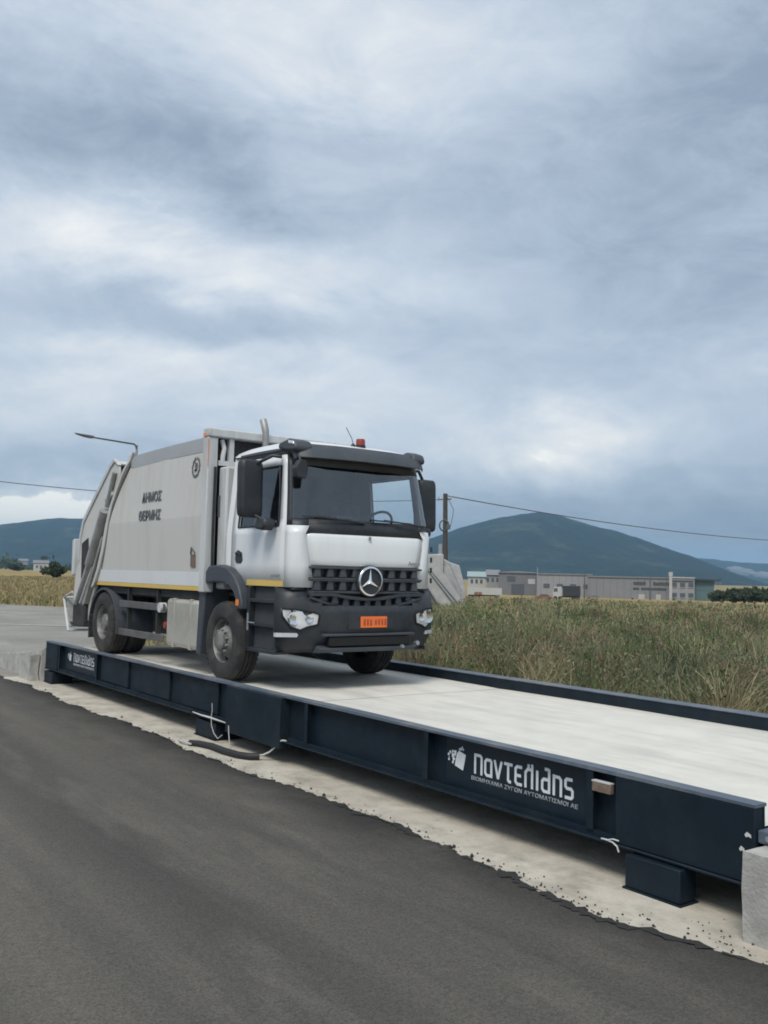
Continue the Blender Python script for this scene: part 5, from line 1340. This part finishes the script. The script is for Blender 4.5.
# dry flowering stems with seed heads
x, y, d = spots(42000, 9, 120, -16, 31); n_ = len(x)
hgt = (.66+.30*patch(x, y, .45, 1.1)+.14*patch(x, y, 1.7, 2.4))*rng.uniform(.6, 1.35, n_)*np.clip(.5+.09*(y-3.78), .5, 1.25)*np.where(rng.random(n_) < .10, 1.35, 1.); hgt = np.where(d > 18, np.minimum(hgt, .62+.25*rng.random(n_)), hgt)
base = np.stack([x, y, ground_z_np(x, y)-.02], 1); cc = np.where((patch(x, y, .23, 2.2)+rng.normal(0, .5, n_) > .9)[:, None], RUST, np.where((rng.random(n_) < .58)[:, None], SAGE, STRAW))*rng.uniform(.85, 1.6, n_)[:, None]
put(*blades('b', base, hgt, np.maximum(.004, d*.00038)*rng.uniform(.8, 1.3, n_), rng.uniform(.05, .45, n_), rng.uniform(0, PI, n_), cc, (.7, .6, 2.4, .3)))
# low dry litter at the foot
x, y, d = spots(40000, 9, 60, -16, 31); n_ = len(x); base = np.stack([x, y, ground_z_np(x, y)-.02], 1)
put(*blades('b', base, rng.uniform(.08, .28, n_), np.maximum(.007, d*.0006), rng.uniform(.5, 1.3, n_), rng.uniform(0, PI, n_), np.where((rng.random(n_) < .5)[:, None], STRAW, GREEN)*rng.uniform(.8, 1.5, n_)[:, None], (.8, 1, .8, .1)))
# broad-leaved weeds in clumps
x, y, d = spots(1100, 12.5, 70, -10, 30); cx_, cy_, cn = [], [], []
P = []; SZ = []; CO = []
for i in range(len(x)):
    m_ = 60; h = rng.uniform(.45, 1.2); rad = rng.uniform(.10, .40)
    q = rng.normal(0, 1, (m_, 3))*np.array([rad*.6, rad*.6, 0]); q[:, 2] = rng.random(m_)*h; P.append(q+np.array([x[i], y[i], ground_z(x[i], y[i])]))
    SZ.append(rng.uniform(.016, .040, m_)*max(1, d[i]*.04)); base_c = [DEEP, GREEN, SAGE, RUST, DEEP, GREEN, SAGE][rng.integers(0, 7)]
    CO.append(base_c[None]*rng.uniform(.75, 1.6, (m_, 1)))
put(*leaf_quads(np.concatenate(P), np.concatenate(SZ), np.concatenate(CO)))
# taller tufts standing out of the rest, each a bunch of stems round one root
x, y, d = spots(230, 12.5, 46, -8, 29)
for i in range(len(x)):
    m_ = int(rng.integers(40, 110)); rad = rng.uniform(.10, .38); h0 = rng.uniform(.7, 1.12)
    bx_ = np.stack([x[i]+rng.normal(0, rad, m_), y[i]+rng.normal(0, rad, m_), np.full(m_, ground_z(x[i], y[i])-.02)], 1)
    ct = [DEEP, SAGE, STRAW, GREEN, RUST, DEEP, SAGE][rng.integers(0, 7)]
    put(*blades('b', bx_, h0*rng.uniform(.6, 1.15, m_), np.full(m_, max(.007, d[i]*.0006))*rng.uniform(.6, 1.5, m_), rng.uniform(.1, .8, m_), rng.uniform(0, PI, m_), ct[None]*rng.uniform(.7, 1.5, (m_, 1)), (.7, 1, 1.1, .2)))
V, Q, C = np.concatenate(allV), np.concatenate(allQ), np.concatenate(allC)
o = raw_mesh('weeds', V, Q, 'blades', C); tag(o, 'tall mixed weeds and dry grass growing behind the weighbridge', 'weeds', kind='stuff')
# short dry stubble of the fields across the road
allV, allQ, allC = [], [], []; off = 0
x, y, d = spots(42000, 34, 230, -30, -3); keep = d > 38; x, y, d = x[keep], y[keep], d[keep]; n_ = len(x)
base = np.stack([x, y, np.full(n_, -.05)], 1); edge = d < 62
cc = np.where((rng.random(n_) < np.where(edge, .35, .12))[:, None], GREEN, np.where((rng.random(n_) < .5)[:, None], GOLD, STRAW))*rng.uniform(.7, 1.25, n_)[:, None]
put(*blades('b', base, rng.uniform(.12, .38, n_)*(1+.6*edge*rng.random(n_)), d*.0010, rng.uniform(.1, .6, n_), rng.uniform(0, PI, n_), cc, (.9, 1, .8, .15)))
o = raw_mesh('dry_stubble', np.concatenate(allV), np.concatenate(allQ), 'blades', np.concatenate(allC)); tag(o, 'short golden stubble of the field across the road at the left', 'grass', kind='stuff')

# ================================================================== HAZE
mb = MB(); mb.box(-9000, 9000, -9000, 9000, -8.5, 292)
m = bpy.data.materials.new('haze_air'); m.use_nodes = True; n = m.node_tree.nodes; n.clear()
o_ = n.new('ShaderNodeOutputMaterial'); pv = n.new('ShaderNodeVolumePrincipled'); pv.inputs['Color'].default_value = (.42, .72, 1, 1); pv.inputs['Density'].default_value = .00016; pv.inputs['Anisotropy'].default_value = .2
m.node_tree.links.new(pv.outputs[0], o_.inputs['Volume']); MAT['haze_air'] = m
hz = mb.build('haze', 'haze_air'); tag(hz, 'pale blue haze in the air between the site and the hills', 'haze', kind='stuff')
S.cycles.volume_step_rate = 1.0
S.cycles.max_bounces = 8; S.cycles.transparent_max_bounces = 12
